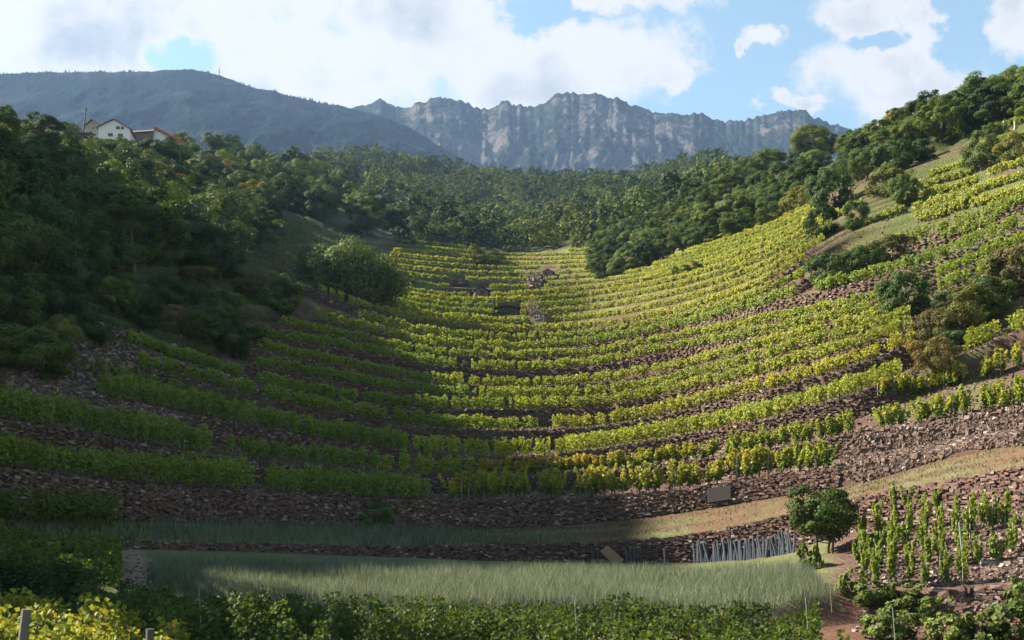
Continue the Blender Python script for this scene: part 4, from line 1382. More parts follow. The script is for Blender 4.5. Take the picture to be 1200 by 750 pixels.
G0 = (.056, .090, .024)
G1 = (.078, .112, .026)
G2 = (.040, .070, .024)
kinds_ = {
    # nominal height and width, used to scale copies
    'round': [('broadleaf_tree', 201, 8, 7, .5, 56, 230, .21, G0, 1), ('broadleaf_tree', 202, 8, 6.6, .6, 48, 260, .21, G1, 1), ('broadleaf_tree', 203, 8, 7.6, .4, 62, 220, .22, G2, 1), ('broadleaf_tree', 204, 8, 6.0, .5, 46, 250, .21, G0, 1), ('broadleaf_tree', 205, 8, 7.2, .5, 54, 230, .21, G1, 1), ('broadleaf_tree', 206, 8, 8.2, .3, 70, 200, .21, G0, 1)],
    'bush': [('bush', 211, 3, 4, .0, 44, 200, .13, G0, 3), ('bush', 212, 3, 4, .0, 40, 210, .13, G1, 3), ('bush', 213, 3, 4, .0, 46, 200, .13, G2, 3)],
    'olive': [('bush', 221, 3, 4, .0, 44, 200, .13, (.125, .13, .032), 3), ('bush', 222, 3, 4, .0, 42, 200, .13, (.12, .10, .035), 3)],
    'yellow': [('broadleaf_tree', 231, 8, 6, 1.4, 50, 220, .21, (.12, .125, .022), 1)],
    'lone': [('broadleaf_tree', 241, 8, 8, 1.2, 84, 260, .2, (.07, .10, .024), 1)],
    'dome': [('bush', 251, 6, 12, -.2, 130, 260, .24, (.05, .078, .02), 4)],
    'bare': [('bush', 261, 3, 2.6, .3, 30, 40, .14, (.23, .19, .15), 4)],
    'leafy': [('bush', 291, 3, 4, -.2, 24, 44, .42, (.06, .088, .022), 3), ('bush', 292, 3, 4, -.2, 20, 50, .38, (.08, .105, .024), 3)],
    'fig': [('broadleaf_tree', 271, 4, 4.2, .9, 58, 170, .14, (.05, .072, .02), 3)],
    'rust': [('broadleaf_tree', 281, 8, 6, 1.4, 50, 220, .21, (.15, .085, .03), 1)],
}
TPROTO, tused = {}, {}
for k, lst in kinds_.items():
    TPROTO[k] = [(make_tree(a[0], a[1], *a[2:9], stems=a[9]), a[2], a[3]) for a in lst]


def put(kind, p, h, w_, label, cat, group=None, name=None, variant=None):
    lst = TPROTO[kind]
    i = random.randrange(len(lst)) if variant is None else variant
    o, h0, w0 = lst[i]
    if (kind, i) in tused:
        o = copy_tree(o)
    tused[(kind, i)] = True
    o.location = (p[0], p[1], p[2] - .1)
    o.rotation_euler = (random.uniform(-.06, .06), random.uniform(-.06, .06), random.uniform(0, 6.28))
    o.scale = (w_ / w0, w_ / w0 * random.uniform(.78, 1.2), h / h0)
    if name: o.name = name
    for k in ('label', 'category', 'group'):
        if k in o: del o[k]
    tag(o, label, cat, group)
    return o


def spaced(poly, gap, r, tries=4000, maxn=400):
    """well spaced points over a hillside patch given by its outline on the ground"""
    poly = np.array(poly, float)
    pts = []
    fails = 0
    # candidates even in ground area: sample grid cells
    uu = np.clip(np.round(np.interp(poly[:, 0], GU, np.arange(nc))).astype(int), 0, nc - 2)
    c0, c1 = uu.min(), uu.max()
    sub = [(a, b) for a in range(c0, c1) for b in range(nr - 2)]
    sub = np.array(sub)
    um = (GU[sub[:, 0]] + GU[sub[:, 0] + 1]) / 2
    vm = (PV[sub[:, 1], sub[:, 0]] + PV[sub[:, 1] + 1, sub[:, 0]]) / 2
    Dm = (GD[sub[:, 1], sub[:, 0]] + GD[sub[:, 1] + 1, sub[:, 0]]) / 2
    ok = in_poly(um, vm, poly) & (Dm > 40) & (Dm < LD[LI['crest']][sub[:, 0]] * 1.05)
    sub, Dm = sub[ok], Dm[ok]
    area = (GD[sub[:, 1] + 1, sub[:, 0]] - GD[sub[:, 1], sub[:, 0]]) * Dm * (GU[sub[:, 0] + 1] - GU[sub[:, 0]]) / F
    area = np.maximum(area, 0)
    pr = area / area.sum()
    pick = r.choice(len(sub), tries, p=pr)
    arr = np.empty((0, 2))
    for j in pick:
        a, b = sub[j]
        t, s_ = r.uniform(), r.uniform()
        u = GU[a] * (1 - t) + GU[a + 1] * t
        D = GD[b, a] * (1 - s_) + GD[b + 1, a] * s_
        x = (u - 600) / F * D
        g = gap(D) if callable(gap) else gap
        if len(arr) and np.min((arr[:, 0] - x) ** 2 + (arr[:, 1] - D) ** 2) < g * g:
            continue
        arr = np.vstack([arr, [x, D]])
        if len(arr) >= maxn: break
    return [ground_xy(x, y) for x, y in arr]


r = np.random.default_rng(400)
def pxof(p): return 600 + F * p[0] / p[1], HOR - F * p[2] / p[1]
# wooded slope on the left
WOOD1 = [(-420, 415), (0, 405), (60, 385), (100, 370), (170, 358), (230, 345), (290, 328), (316, 312), (322, 275), (305, 240), (262, 215), (228, 192), (150, 170), (60, 163), (-420, 100)]
for p in spaced(WOOD1, lambda D: 4.9 if D < 120 else 5.9, r, 6000, 128):
    u, v = pxof(p)
    if u < -330: continue  # trees left of the frame are unseen, added for the shade they cast
    h = r.uniform(6.4, 9.8) * (.8 if v > 340 else 1)
    if u > 262 and v > 265: h *= .8
    if u < 97 and v < 225: h *= .62
    if 95 < u < 225 and v < 200: h *= .42                     # low crowns below the houses
    if 104 < u < 224 and p[1] < 290 and v - h * F / p[1] < 163:   # keep the sight of the hamlet open
        h = (v - 163) * p[1] / F
        if h < 1.6: continue
    zone = ('in the lowest fringe of the left wood, above the shaded terraces' if v > 340 else
            'at the right-hand edge of the left wood, above the side hollow' if u > 240 else
            'on the skyline at the upper left' if u < 95 and v < 215 else
            'just below the houses on the left crest' if v < 215 else
            'in the thick of the shaded left wood')
    k = 'yellow' if r.uniform() < (.10 if v < 260 else .03) else 'round'
    tone = {'yellow': 'yellowish', 'round': 'dark green'}[k]
    put(k, p, h, max(h, 5) * r.uniform(.85, 1.1), f'{tone} broadleaf tree {zone}', 'tree', f'trees {zone}')
put('yellow', ground(217, 292), 8.5, 8.5, 'round bright-topped tree beside the red-roofed house', 'tree')
put('rust', at(270, 232), 8.5, 7, 'rust-tinted tree among green crowns at the edge of the left wood', 'tree')
put('yellow', at(300, 262), 8, 7.5, 'bright yellow-topped tree at the right tip of the left wood', 'tree')
for x, y, h in ((-24, 31, 10), (-29, 34, 11), (-31, 28.5, 11), (-35, 33, 12), (-27, 38, 9)):  # trees added out of view to shade the foreground vines
    put('round', ground_xy(x, y), h, h * .9, 'unseen tall broadleaf tree added left of the dark vine rows for shade', 'tree', 'unseen trees added on the left bank for shade')
# second wood, behind the dome bush
WOOD2 = [(345, 255), (400, 270), (440, 290), (472, 298), (468, 270), (440, 235), (400, 208), (330, 188), (262, 186), (240, 197), (300, 230)]
for p in spaced(WOOD2, 6.3, r, 5000, 78):
    u, v = pxof(p)
    h = r.uniform(8, 11)
    zone = 'along the front edge of the dark wood behind the dome bush' if p[1] < 300 else 'on the crest of the dark wood behind the dome bush'
    put('round', p, h, h * r.uniform(.8, 1), f'dark broadleaf tree {zone}', 'tree', f'trees {zone}')
for p in spaced([(338, 254), (336, 222), (375, 218), (425, 250), (440, 284), (390, 268)], 6.5, r, 3000, 22):
    h = r.uniform(7, 10)
    put('round', p, h, h * r.uniform(.95, 1.25), 'dark broadleaf tree in the fold between the left wood and the dome bush', 'tree', 'trees in the fold behind the dome bush')
# spur on the right
SPUR = [(700, 326), (740, 316), (790, 301), (835, 282), (900, 257), (955, 236), (985, 224), (990, 200), (950, 198), (895, 204), (840, 238), (800, 262), (740, 288), (700, 300)]
for p in spaced(SPUR, 4.7, r, 4000, 60):
    u, v = pxof(p)
    h = r.uniform(5, 8) * (1 if u < 830 else .55)
    zone = 'at the low end of the wooded spur right of the bowl' if u < 790 else ('half way along the wooded spur right of the bowl' if u < 890 else 'at the top of the wooded spur, near the lone round tree')
    k = 'yellow' if r.uniform() < .12 else 'round'
    tone = 'yellow-green' if k == 'yellow' else 'mid-green'
    put(k, p, h, h * r.uniform(.95, 1.25), f'{tone} broadleaf tree {zone}', 'tree', f'trees {zone}')
for p in spaced([(838, 252), (832, 228), (862, 208), (915, 200), (910, 236), (872, 250)], 5.5, r, 3000, 14):
    h = r.uniform(5, 7)
    put('round', p, h, h * r.uniform(1, 1.3), 'broadleaf tree on the back of the wooded spur, below the lone round tree', 'tree', 'trees on the back of the spur')
SPUR_FOOT = [(698, 331), (745, 319), (800, 299), (840, 282), (900, 258), (950, 238), (950, 226), (900, 243), (840, 266), (790, 279), (740, 297), (698, 312)]
for i, p in enumerate(spaced(SPUR_FOOT, 3.3, r, 5000, 58)):
    big = i % 3 == 0
    w_ = r.uniform(5, 7) if big else r.uniform(4.2, 6.5)
    part_ = 'at the low tip' if pxof(p)[0] < 790 else 'half way up' if pxof(p)[0] < 870 else 'near the top'
    if big: put('round', p, w_ * r.uniform(.8, 1.05), w_, f'low broadleaf tree along the foot of the wooded spur, {part_}', 'tree', f'trees along the foot of the spur, {part_}')
    else: put('bush', p, w_ * r.uniform(.55, .8), w_, f'green bush along the foot of the wooded spur, {part_}', 'bush', f'bushes along the foot of the spur, {part_}')
for i, p in enumerate(spaced([(870, 262), (800, 275), (760, 285), (790, 262), (850, 232), (900, 206), (985, 200), (985, 222), (930, 232)], 4.0, r, 5000, 40)):
    w_ = r.uniform(4.5, 7.5)
    put('bush', p, w_ * r.uniform(.55, .8), w_, 'broad bush filling the gaps between the trees of the wooded spur', 'bush', 'bushes between the spur trees')
put('lone', ground(952, 255), 8.8, 10, 'lone round-crowned tree standing above the wooded spur, against the blue cliffs', 'tree')
# crest on the right
CREST = [(1000, 220), (1030, 205), (1060, 187), (1100, 170), (1150, 156), (1290, 134), (1290, 112), (1200, 124), (1150, 138), (1100, 153), (1050, 171), (1005, 190)]
for p in spaced(CREST, 4.0, r, 4000, 52):
    u, v = pxof(p)
    h = r.uniform(4.6, 7.2) * (1 if u > 1050 else .8)
    zone = 'on the right-hand skyline crest' if u > 1100 else ('where the right-hand crest drops towards the cliffs' if u > 1035 else 'at the lower end of the right-hand crest, by the lone round tree')
    put('round', p, h, h * r.uniform(.95, 1.25), f'green broadleaf tree {zone}', 'tree', f'trees {zone}')
put('yellow', at(1048, 178), 6.5, 5, 'small yellow-green tree below the pale shelter on the right crest', 'tree')
# far wood: the nearest crowns are trees of their own, the rest one mass
FARW = [(470, 284), (560, 292), (620, 297), (690, 290), (715, 300), (780, 270), (830, 246), (862, 222), (872, 204), (850, 190), (800, 184), (700, 184), (600, 191), (500, 180), (400, 166), (240, 160), (240, 180), (330, 184), (410, 205), (455, 240)]
pts = spaced(FARW, lambda D: 6.2 if D < 430 else 7.2, np.random.default_rng(401), 14000, 1700)
pts.sort(key=lambda p: p[1])
near_far = []
rest = [p for p in pts if p[1] >= 430] + [p for p in pts if p[1] < 430]
for p in near_far:
    u, v = pxof(p)
    h = r.uniform(8.5, 12)
    zone = 'along the lower edge of the far wood at the head of the vineyard' if u < 640 else 'in the far wood behind the right-hand spur'
    put('round', p, h, h * r.uniform(.8, 1), f'tall broadleaf tree {zone}', 'tree', f'trees {zone}')
mb = MB()
protos_far = [crown_arrays(500 + i, 1, 1, .0, 26, 36, .066, c_) for i, c_ in enumerate([(.075, .11, .032), (.10, .135, .036), (.055, .09, .034), (.135, .155, .04), (.05, .08, .03)])]
cone = []
for i, p in enumerate(rest):
    V, Q, c, _ = protos_far[r.integers(0, 5)]
    h = r.uniform(6.5, 10) * r.choice([.75, 1, 1.2]); w_ = h * r.uniform(.9, 1.2)
    if p[1] > 600 and r.uniform() < .08: h *= 1.15; w_ = h * .42
    a = r.uniform(0, 6.28)
    Rm = np.array([[math.cos(a), -math.sin(a), 0], [math.sin(a), math.cos(a), 0], [0, 0, 1]])
    mb.add((V * [w_, w_, h]) @ Rm.T + np.array(p), Q, c * r.uniform(.7, 1.3))
tag(link('far_wood', mb.mesh('far_wood'), M_TREE), 'mixed woodland filling the slope between the vineyard head and the cliffs', 'woodland', kind='stuff')
# small conifers along the far ridge of the wooded mountain
mb = MB()
top = LZm[-3]; tx = LX[-3]; ty = LDm[-3]
for i in range(0, len(tx)):
    for q in range(int(r.integers(1, 6))):
        hh = r.uniform(2.5, 7) * (.5 + vnoise(tx[i] / 40, 0, 0, 3))
        x = tx[i] + r.uniform(-4, 4); y = ty[i] + r.uniform(-2, 4)
        th = np.linspace(0, 6.28, 6)[:-1]
        z0 = np.interp(x, tx, top) - 2.2
        ring = np.stack([x + np.cos(th) * hh * .3, y + np.sin(th) * hh * .3, np.full(5, z0)], 1)
        V = np.vstack([ring, [[x, y, z0 + hh]]])
        T = np.array([[k, (k + 1) % 5, 5] for k in range(5)])
        mb.add(V, T, (.03, .045, .025))
tag(link('ridge_trees', mb.mesh('ridge_trees'), M_GRASS), 'tiny conifers fringing the ridge of the wooded mountain', 'woodland', kind='stuff')

# bushes one by one: kind, u, v of the foot, width and height in photo pixels, label
for k, u, v, wpx, hpx, lab in [
    ('dome', 410, 349, 112, 60, 'big dome-shaped bush with sunlit rim in the upper left of the vineyard'),
    ('bush', 1062, 374, 72, 58, 'dark round bush among the vine rows on the right slope'),
    ('bush', 972, 338, 66, 42, 'dark bramble bush, left end of the clump on the right slope'),
    ('bush', 1012, 322, 56, 34, 'dark bush in the middle of the bramble clump on the right slope'),
    ('olive', 1045, 300, 50, 24, 'olive scrub at the right end of the bramble clump'),
    ('olive', 1010, 310, 55, 22, 'olive scrub behind the bramble clump on the right slope'),
    ('bush', 962, 282, 46, 40, 'dark bush left of a small round one, upper right slope'),
    ('bush', 1001, 268, 36, 32, 'small round light-green bush on the upper right slope'),
    ('bush', 905, 262, 46, 26, 'bush at the edge of the spur, half way along its foot'),
    ('bush', 868, 274, 50, 26, 'bush at the foot of the spur, lower down'),
    ('olive', 938, 248, 48, 28, 'olive bush at the upper foot of the spur'),
    ('bush', 835, 287, 44, 22, 'low bush at the foot of the spur beside the upper vine lines'),
    ('bush', 705, 328, 30, 22, 'bush at the very tip of the spur beside the vine lines'),
    ('bush', 975, 250, 64, 52, 'large dark bush at the foot of the spur top'),
    ('olive', 1040, 232, 50, 36, 'yellowish bush below the right crest'),
    ('bush', 1062, 240, 44, 38, 'dark green bush left of the short yellow vine rows'),
    ('bush', 1045, 205, 46, 40, 'green bush under the right crest, above the short vine rows'),
    ('bush', 1078, 190, 36, 26, 'dark bush at the foot of the crest trees'),
    ('bush', 1152, 195, 46, 40, 'bush right of the short yellow vine rows'),
    ('olive', 1188, 190, 44, 34, 'olive bush at the edge below the highest vine rows'),
    ('bush', 1165, 160, 30, 16, 'low dark bush beside the highest vine rows'),
    ('olive', 1100, 402, 62, 44, 'olive bush in the thicket right of the dark round bush'),
    ('olive', 1135, 392, 70, 56, 'tall olive bush in the middle of the right-hand thicket'),
    ('bush', 1160, 372, 56, 50, 'dark green bush at the back of the right-hand thicket'),
    ('olive', 1190, 350, 64, 66, 'tall olive bush at the upper end of the right-hand thicket'),
    ('olive', 1092, 432, 52, 40, 'brownish bush at the lower tip of the right-hand thicket'),
    ('bush', 1125, 415, 46, 30, 'low dark bush at the foot of the right-hand thicket'),
    ('bush', 1115, 360, 40, 22, 'low green bush between the vine rows and the thicket'),
    ('bush', 815, 320, 30, 13, 'small low bush on the terraces below the spur'),
    ('bush', 792, 327, 14, 15, 'tiny upright bush on the terraces below the spur'),
    ('yellow', 556, 309, 15, 24, 'small yellow tree at the head of the vineyard'),
    ('bush', 572, 310, 36, 16, 'low green bush right of the small yellow tree'),
    ('bush', 598, 325, 14, 8, 'tiny dark bush on a line at the top of the vineyard'),
    ('bush', 612, 382, 22, 9, 'low dark bush left of the stone hut'),
    ('bare', 624, 372, 15, 24, 'pale leafless shrub behind the stone hut'),
    ('bare', 748, 345, 14, 12, 'grey leafless shrub on the right terraces'),
    ('bush', 545, 434, 12, 12, 'tiny dark bush standing between two vine rows'),
    ('bush', 440, 617, 46, 34, 'dark round bush in front of the long stone wall'),
    ('bush', 275, 418, 56, 46, 'dark bush at the right end of the bushes below the left wood'),
    ('bush', 238, 402, 60, 40, 'dark bush in the middle of those below the left wood'),
    ('olive', 205, 392, 60, 36, 'brownish-green bush under the left wood'),
    ('bush', 170, 385, 60, 40, 'dark bush touching the foot of the left wood'),
    ('bush', 300, 400, 30, 20, 'small bush at the top end of the shaded vine rows'),
    ('bush', 332, 366, 54, 44, 'dark bush below the tip of the left wood'),
    ('bush', 262, 372, 60, 34, 'green bush on the grassy bank under the left wood'),
    ('olive', 230, 345, 50, 34, 'olive-green bush on the bank at the foot of the left wood'),
    ('olive', 290, 350, 40, 24, 'pale green bush near the tip of the left wood'),
    ('bush', 35, 442, 90, 62, 'large dark bush at far left above the second terrace'),
    ('olive', 72, 420, 40, 50, 'yellowish upright bush beside the large dark one at far left'),
    ('bush', 110, 400, 44, 36, 'dark bush at the foot of the left wood, above the rubble'),
    ('bush', 20, 378, 80, 56, 'dark bush under the lowest trees at far left'),
    ('bush', 62, 372, 70, 50, 'dark bush under the lowest trees, left of the rubble slope'),
    ('bush', 140, 366, 64, 44, 'dark bush under the lowest trees, directly above the rubble slope'),
    ('bush', 205, 362, 60, 40, 'dark green bush between the left wood and the olive bank bush'),
    ('bush', -20, 430, 80, 60, 'dark bush at the left edge above the second terrace'),
    ('bush', 970, 622, 20, 12, 'low weeds by the foot of the bushy fig-like tree'),
    ('bush', 495, 527, 20, 14, 'small bush in the sandy gap of the third terrace'),
    ('bush', 1222, 330, 60, 60, 'dark bush beyond the thicket at the right edge'),
]:
    p = at(u, v)
    D = p[1]
    if k == 'dome': p[2] -= 1.2; wpx *= 1.15; hpx *= 1.15
    put(k, p, max(hpx * D / F, .3), wpx * D / F, lab, 'tree' if k == 'yellow' else 'bush')
p = at(963, 650)
put('fig', p, 84 * p[1] / F, 84 * p[1] / F, 'bushy leaning tree on the bank between the stakes and the staked vines', 'tree')
for u, v, wpx, hpx, lab in [(948, 668, 34, 34, 'dark low shrub at the foot of the bushy leaning tree'), (1003, 704, 36, 40, 'leafy dark green shrub at the lower end of the staked vine files, left'), (1022, 708, 52, 30, 'sprawling shrub at the lower end of the staked vine files, middle'),
                            (1058, 706, 56, 26, 'low shrub at the lower end of the staked vine files, right'), (1070, 728, 62, 32, 'low leafy shrub on the red-brown soil'), (1100, 722, 40, 26, 'small leafy shrub left of the tumbled wall'),
                            (1108, 754, 50, 34, 'leafy vine bush at the lower edge, on red-brown soil'), (1150, 756, 60, 42, 'leafy vine bush at the lower edge, below the tumbled wall'), (1190, 752, 60, 46, 'leafy vine bush in the lower right corner'),
                            (1195, 716, 40, 38, 'leafy shrub growing against the tumbled wall'), (1040, 750, 60, 34, 'leafy vine bush at the lower edge beside the dark vine rows')]:
    p = at(u, v)
    D = p[1]
    put('leafy', p, hpx * 1.15 * D / F, wpx * D / F, lab, 'bush')
for k in TPROTO:                      # drop prototypes nobody used
    for i, (o, _, _) in enumerate(TPROTO[k]):
        if (k, i) not in tused:
            for ch in list(o.children): bpy.data.objects.remove(ch)
            bpy.data.objects.remove(o)
#__PART5__
# ------------------------------------------------------------------ houses, huts and small things
def prism(w_, d, h0, h1, lean=0.0):
    """gabled block: gable ends on -y and +y -> V, quads, tris"""
    x, y = w_ / 2, d / 2
    V = np.array([[-x, -y, -3], [x, -y, -3], [x, y, -3], [-x, y, -3], [-x, -y, h0], [x, -y, h0], [x, y, h0], [-x, y, h0], [lean, -y, h1], [lean, y, h1]], float)
    Q = np.array([[0, 1, 5, 4], [2, 3, 7, 6], [1, 2, 6, 5], [3, 0, 4, 7]])
    T = np.array([[4, 5, 8], [6, 7, 9]])
    return V, Q, T


def roof_slabs(w_, d, h0, h1, over, th, lean=0.0, sides=(-1, 1), col=(.2, .1, .08)):
    mb = MB()
    for s in sides:
        ex = s * w_ / 2
        k = over / max(abs(ex - lean), .1)
        e = np.array([ex + s * over, h0 - (h1 - h0) * k])
        a = np.array([lean, h1 + .02])
        y = d / 2 + over
        pts = []
        for yy_ in (-y, y):
            pts += [[a[0], yy_, a[1]], [e[0], yy_, e[1]], [e[0], yy_, e[1] + th], [a[0], yy_, a[1] + th]]
        V = np.array(pts)
        Q = np.array([[0, 1, 2, 3], [7, 6, 5, 4], [0, 4, 5, 1], [3, 2, 6, 7], [1, 5, 6, 2], [0, 3, 7, 4]])
        mb.add(V, Q, col)
    return mb


def window(parent, x, y, z, w_, h, glass=(.02, .025, .03), frame=(.35, .3, .25), face='y'):
    mb = MB()
    f = .1
    if face == 'y':
        for cx, cz, sx, sz in ((x, z + h / 2, w_ + 2 * f, f), (x, z - h / 2, w_ + 2 * f, f), (x - w_ / 2 - f / 2, z, f, h - f), (x + w_ / 2 + f / 2, z, f, h - f), (x, z, f * .6, h - f)):
            mb.box((cx, y - .03, cz), (sx, .08, sz), col=frame)
    o = link('window', mb.mesh('window'), M_PAINT, parent)
    mb = MB()
    mb.box((x, y + .0, z), (w_, .03, h), col=glass)
    link('pane', mb.mesh('pane'), M_METAL, o)
    return o


def house(label, p, w_, d, h0, h1, rz, wall, roofc, wins=(), chimney=None, lean=0.0, cat='house', over=.5, name='house', roofmat=None, door=None, wallmat=None, th=.16):
    root = empty(name, p, rz)
    tag(root, label, cat)
    V, Q, T = prism(w_, d, h0, h1, lean)
    mb = MB(); mb.add(V, Q, wall); mb.add(V, T, wall)
    link('wall', mb.mesh('wall'), wallmat or M_PAINT, root)
    rf = link('roof', roof_slabs(w_, d, h0, h1, over, th, lean, col=roofc).mesh('roof'), roofmat or M_WOOD, root)
    for x, z, ww, hh in wins:
        window(root, x, -d / 2 - .01, z, ww, hh)
    if chimney:
        mb = MB(); mb.box(chimney, (.6, .6, 1.6), col=(.3, .22, .2)); mb.box((chimney[0], chimney[1], chimney[2] + .85), (.75, .75, .12), col=(.2, .17, .16))
        link('chimney', mb.mesh('chimney'), M_PAINT, rf)
    if door:
        mb = MB(); mb.box((door[0], -d / 2 - .02, door[1]), (door[2], .06, door[3]), col=(.07, .05, .04))
        link('door', mb.mesh('door'), M_WOOD, root)
    return root


def hp(u, v, D): return np.array([(u - 600) / F * D, D, D * (HOR - v) / F])
house('white gabled house with dark brown roof on the left crest', hp(138, 166, 292), 7.9, 9, 1.9, 4.1, R(8), (.62, .62, .62), (.10, .07, .06), ((1.0, 2.05, .8, .75), (2.1, 2.05, .6, .75), (-.9, .1, 1.1, .8), (1.6, .1, 1.1, .8)), (1.2, 1.5, 3.9))
house('small brown-roofed house behind the white one on the left crest', hp(115, 156, 300), 4.6, 5, 1.2, 2.6, R(-15), (.30, .25, .21), (.11, .07, .055), ((.4, .4, .7, .7),))
house('dark-roofed barn between the white house and the red roof', hp(170, 163, 300), 5, 8, 1.0, 2.3, R(80), (.16, .12, .10), (.07, .05, .05))
house('red-roofed house with white wall at the right end of the hamlet', hp(199, 178, 284), 7.0, 7.0, 1.0, 4.4, R(6), (.6, .59, .58), (.36, .085, .06), ((1.2, .2, .8, .9),), None, -3.0, roofmat=M_PAINT, th=.7)
house('low shed with flat grey roof right of the red-roofed house', hp(252, 186, 300), 5.2, 4, 1.1, 1.35, R(5), (.05, .045, .04), (.24, .24, .25), cat='shed', name='shed')

M_HUT = solid_mat('hut_stone', 0.95, 5, 0.9, 0.8, 9)
house('pale stone hut with a dark double window in the middle of the bowl', at(632, 384), 2.1, 1.9, 1.75, 2.3, R(-22), (.20, .165, .135), (.22, .16, .13), ((-.05, 1.3, .7, .5),), cat='hut', name='stone_hut', over=.15, wallmat=M_HUT, roofmat=M_HUT)
house('low stone hut with a dark roof in the upper left of the bowl', at(563, 346), 2.5, 2.2, .7, 1.35, R(12), (.13, .105, .10), (.035, .03, .03), cat='hut', name='stone_hut', over=.3, wallmat=M_HUT, door=(.2, .3, .7, .7))
house('long low black-roofed shelter in the middle of the bowl', at(594, 369), 3.6, 2.2, .8, 1.1, R(4), (.06, .05, .045), (.018, .016, .016), cat='hut', name='shelter', over=.35, wallmat=M_HUT)
house('tiny dark shelter just below the long black-roofed one', at(584, 376), 1.8, 1.5, .8, 1.05, R(4), (.07, .06, .05), (.02, .018, .018), cat='hut', name='shelter', over=.15, wallmat=M_HUT)
house('stone cabin at the top of the rubble gully', at(643, 324), 2.1, 2.0, .8, 1.3, R(-15), (.17, .135, .12), (.11, .085, .08), cat='hut', name='stone_hut', over=.15, wallmat=M_HUT, roofmat=M_HUT, door=(-.4, .35, .6, .75))


def ruin(label, u, v, wid, h, thick, seed, rz=0.0):
    r = np.random.default_rng(seed)
    p = at(u, v)
    n = int(wid * h / (.3 * .17) * 1.6)
    x = r.uniform(-.5, .5, n) * wid
    z = r.uniform(0, 1, n) * h * (.65 + .45 * vnoise(x * 1.3 + seed, x * 0, 0, seed))
    y = r.choice([-1, 1], n) * thick * .5 * r.uniform(.4, 1, n)
    c, s = math.cos(rz), math.sin(rz)
    P_ = np.stack([x * c - y * s, x * s + y * c, z], 1) + p
    V, Q = stones(P_, .34, r, np.full(n, rz), .6, 1.3, .18)
    return tag(link('ruined_wall', build('ruined_wall', V, Q, stone_cols(n, r, .15)), M_STONE), label, 'stone wall', None, 'thing')


ruin('ruined dark wall at the left end of the golden vine lines', 538, 334, 3.4, 1.3, .6, 71)
ruin('broken grey wall running from the low dark-roofed hut', 578, 347, 4.0, .9, .5, 72, .1)
ruin('crumbling wall stub on the tan bank right of the bowl', 762, 331, 2.2, .8, .5, 74)
rubble('grey rubble in the gully beside the stone cabin', [([(621, 322), (632, 320), (640, 326), (630, 340), (620, 341)], 420, .4, .35), ([(626, 352), (632, 352), (631, 362), (625, 362)], 60, .35, .3)], 73)

# weathered stakes leaning on the wall at the back of the grass plot
def make_stake(seed):
    r = np.random.default_rng(seed)
    V, Q = tube([(0, 0, -.05), (.01, .005, .7), (-.01, 0, 1.36), (-.01, 0, 1.4)], [.06, .057, .052, .015], 6)
    mb = MB(); mb.add(V, Q, np.array([.055, .066, .085]) * r.uniform(.75, 1.15))
    return mb.mesh('vine_stake')


smesh = [make_stake(80 + i) for i in range(4)]
r = np.random.default_rng(90)
def lean_stake(u, v, label, group, tilt=0.0, sc=1.0):
    p = at(u, v)
    p = ground_xy(p[0], p[1] - .42)
    o = link('vine_stake', smesh[r.integers(0, 4)], M_WOOD, None, p)
    o.rotation_euler = (-.22 + r.normal(0, .05), tilt, r.uniform(0, 6) * 0)
    o.scale = (1, 1, sc)
    tag(o, label, 'vine stake', group)
us_ = np.linspace(811, 927, 56)
for i, u in enumerate(us_):
    u2 = u + r.normal(0, 1.0)
    v = np.interp(u2, [810, 870, 927], [657, 656, 648])
    lean_stake(u2, v, 'blue-grey weathered stake in the long bundle leaning on the low wall', 'stakes leaning in the long bundle', r.normal(0, .09), r.uniform(.68, .86))
for u, v, lab in [(694, 660, 'left of two grey stakes leaning left of the orange slab'), (699, 660, 'right of two grey stakes leaning left of the orange slab'), (734, 660, 'left of three stakes just right of the orange slab'), (738, 660, 'middle of three stakes just right of the orange slab'),
                  (742, 660, 'right of three stakes just right of the orange slab'), (778, 661, 'single grey stake standing by the low wall between slab and long bundle')]:
    lean_stake(u, v, lab, 'stakes near the orange slab', r.normal(0, .05), .62)
p = at(714, 661)
mb = MB()
th = R(35)
V, Q = stones(np.zeros((1, 3)), 1.0, np.random.default_rng(5), np.zeros(1), .42, 1.2, .13)
V = V * [.8, .5, 1.15] @ np.array([[math.cos(th), 0, math.sin(th)], [0, 1, 0], [-math.sin(th), 0, math.cos(th)]]).T
V = np.array(V)
ang = -R(42)
X_, Z_ = V[:, 0].copy(), V[:, 2].copy()
mb.add(V + [0.1, -.25, .45], Q, (.24, .15, .105))
o = link('stone_slab', mb.mesh('stone_slab'), M_STONE, None, p)
tag(o, 'orange-tan stone slab propped aslant against the low wall', 'stone slab')
# plaster patch on the tall wall
wallA = next(o for o in COL.objects if o.name == 'dry_stone_wall')
fD, fZ, tD, tZ = RISER['A']
pu = np.linspace(830, 856, 6)
Vp = []
for q in (.18, .86):
    for a in pu:
        d0, d1 = np.interp(a, GU, fD), np.interp(a, GU, tD)
        z0, z1 = np.interp(a, GU, fZ), np.interp(a, GU, tZ)
        d = d0 * (1 - q) + d1 * q - .34
        Vp.append([(a - 600) / F * d, d, z0 * (1 - q) + z1 * q + .05])
Vp = np.array(Vp)
Vb = Vp + [0, .15, 0]
Va = np.vstack([Vp, Vb])
Qp = [[i, i + 1, i + 7, i + 6] for i in range(5)] + [[6 + i, 7 + i, 19 + i, 18 + i] for i in range(5)] + [[0, 6, 18, 12], [5, 17, 23, 11]] + [[i, i + 12, i + 13, i + 1] for i in range(5)]
pp = link('plaster_patch', build('plaster_patch', Va, np.array(Qp), (.026, .022, .021)), M_STONE, wallA)
pp['label'] = 'grey plaster patch set in the tall wall'

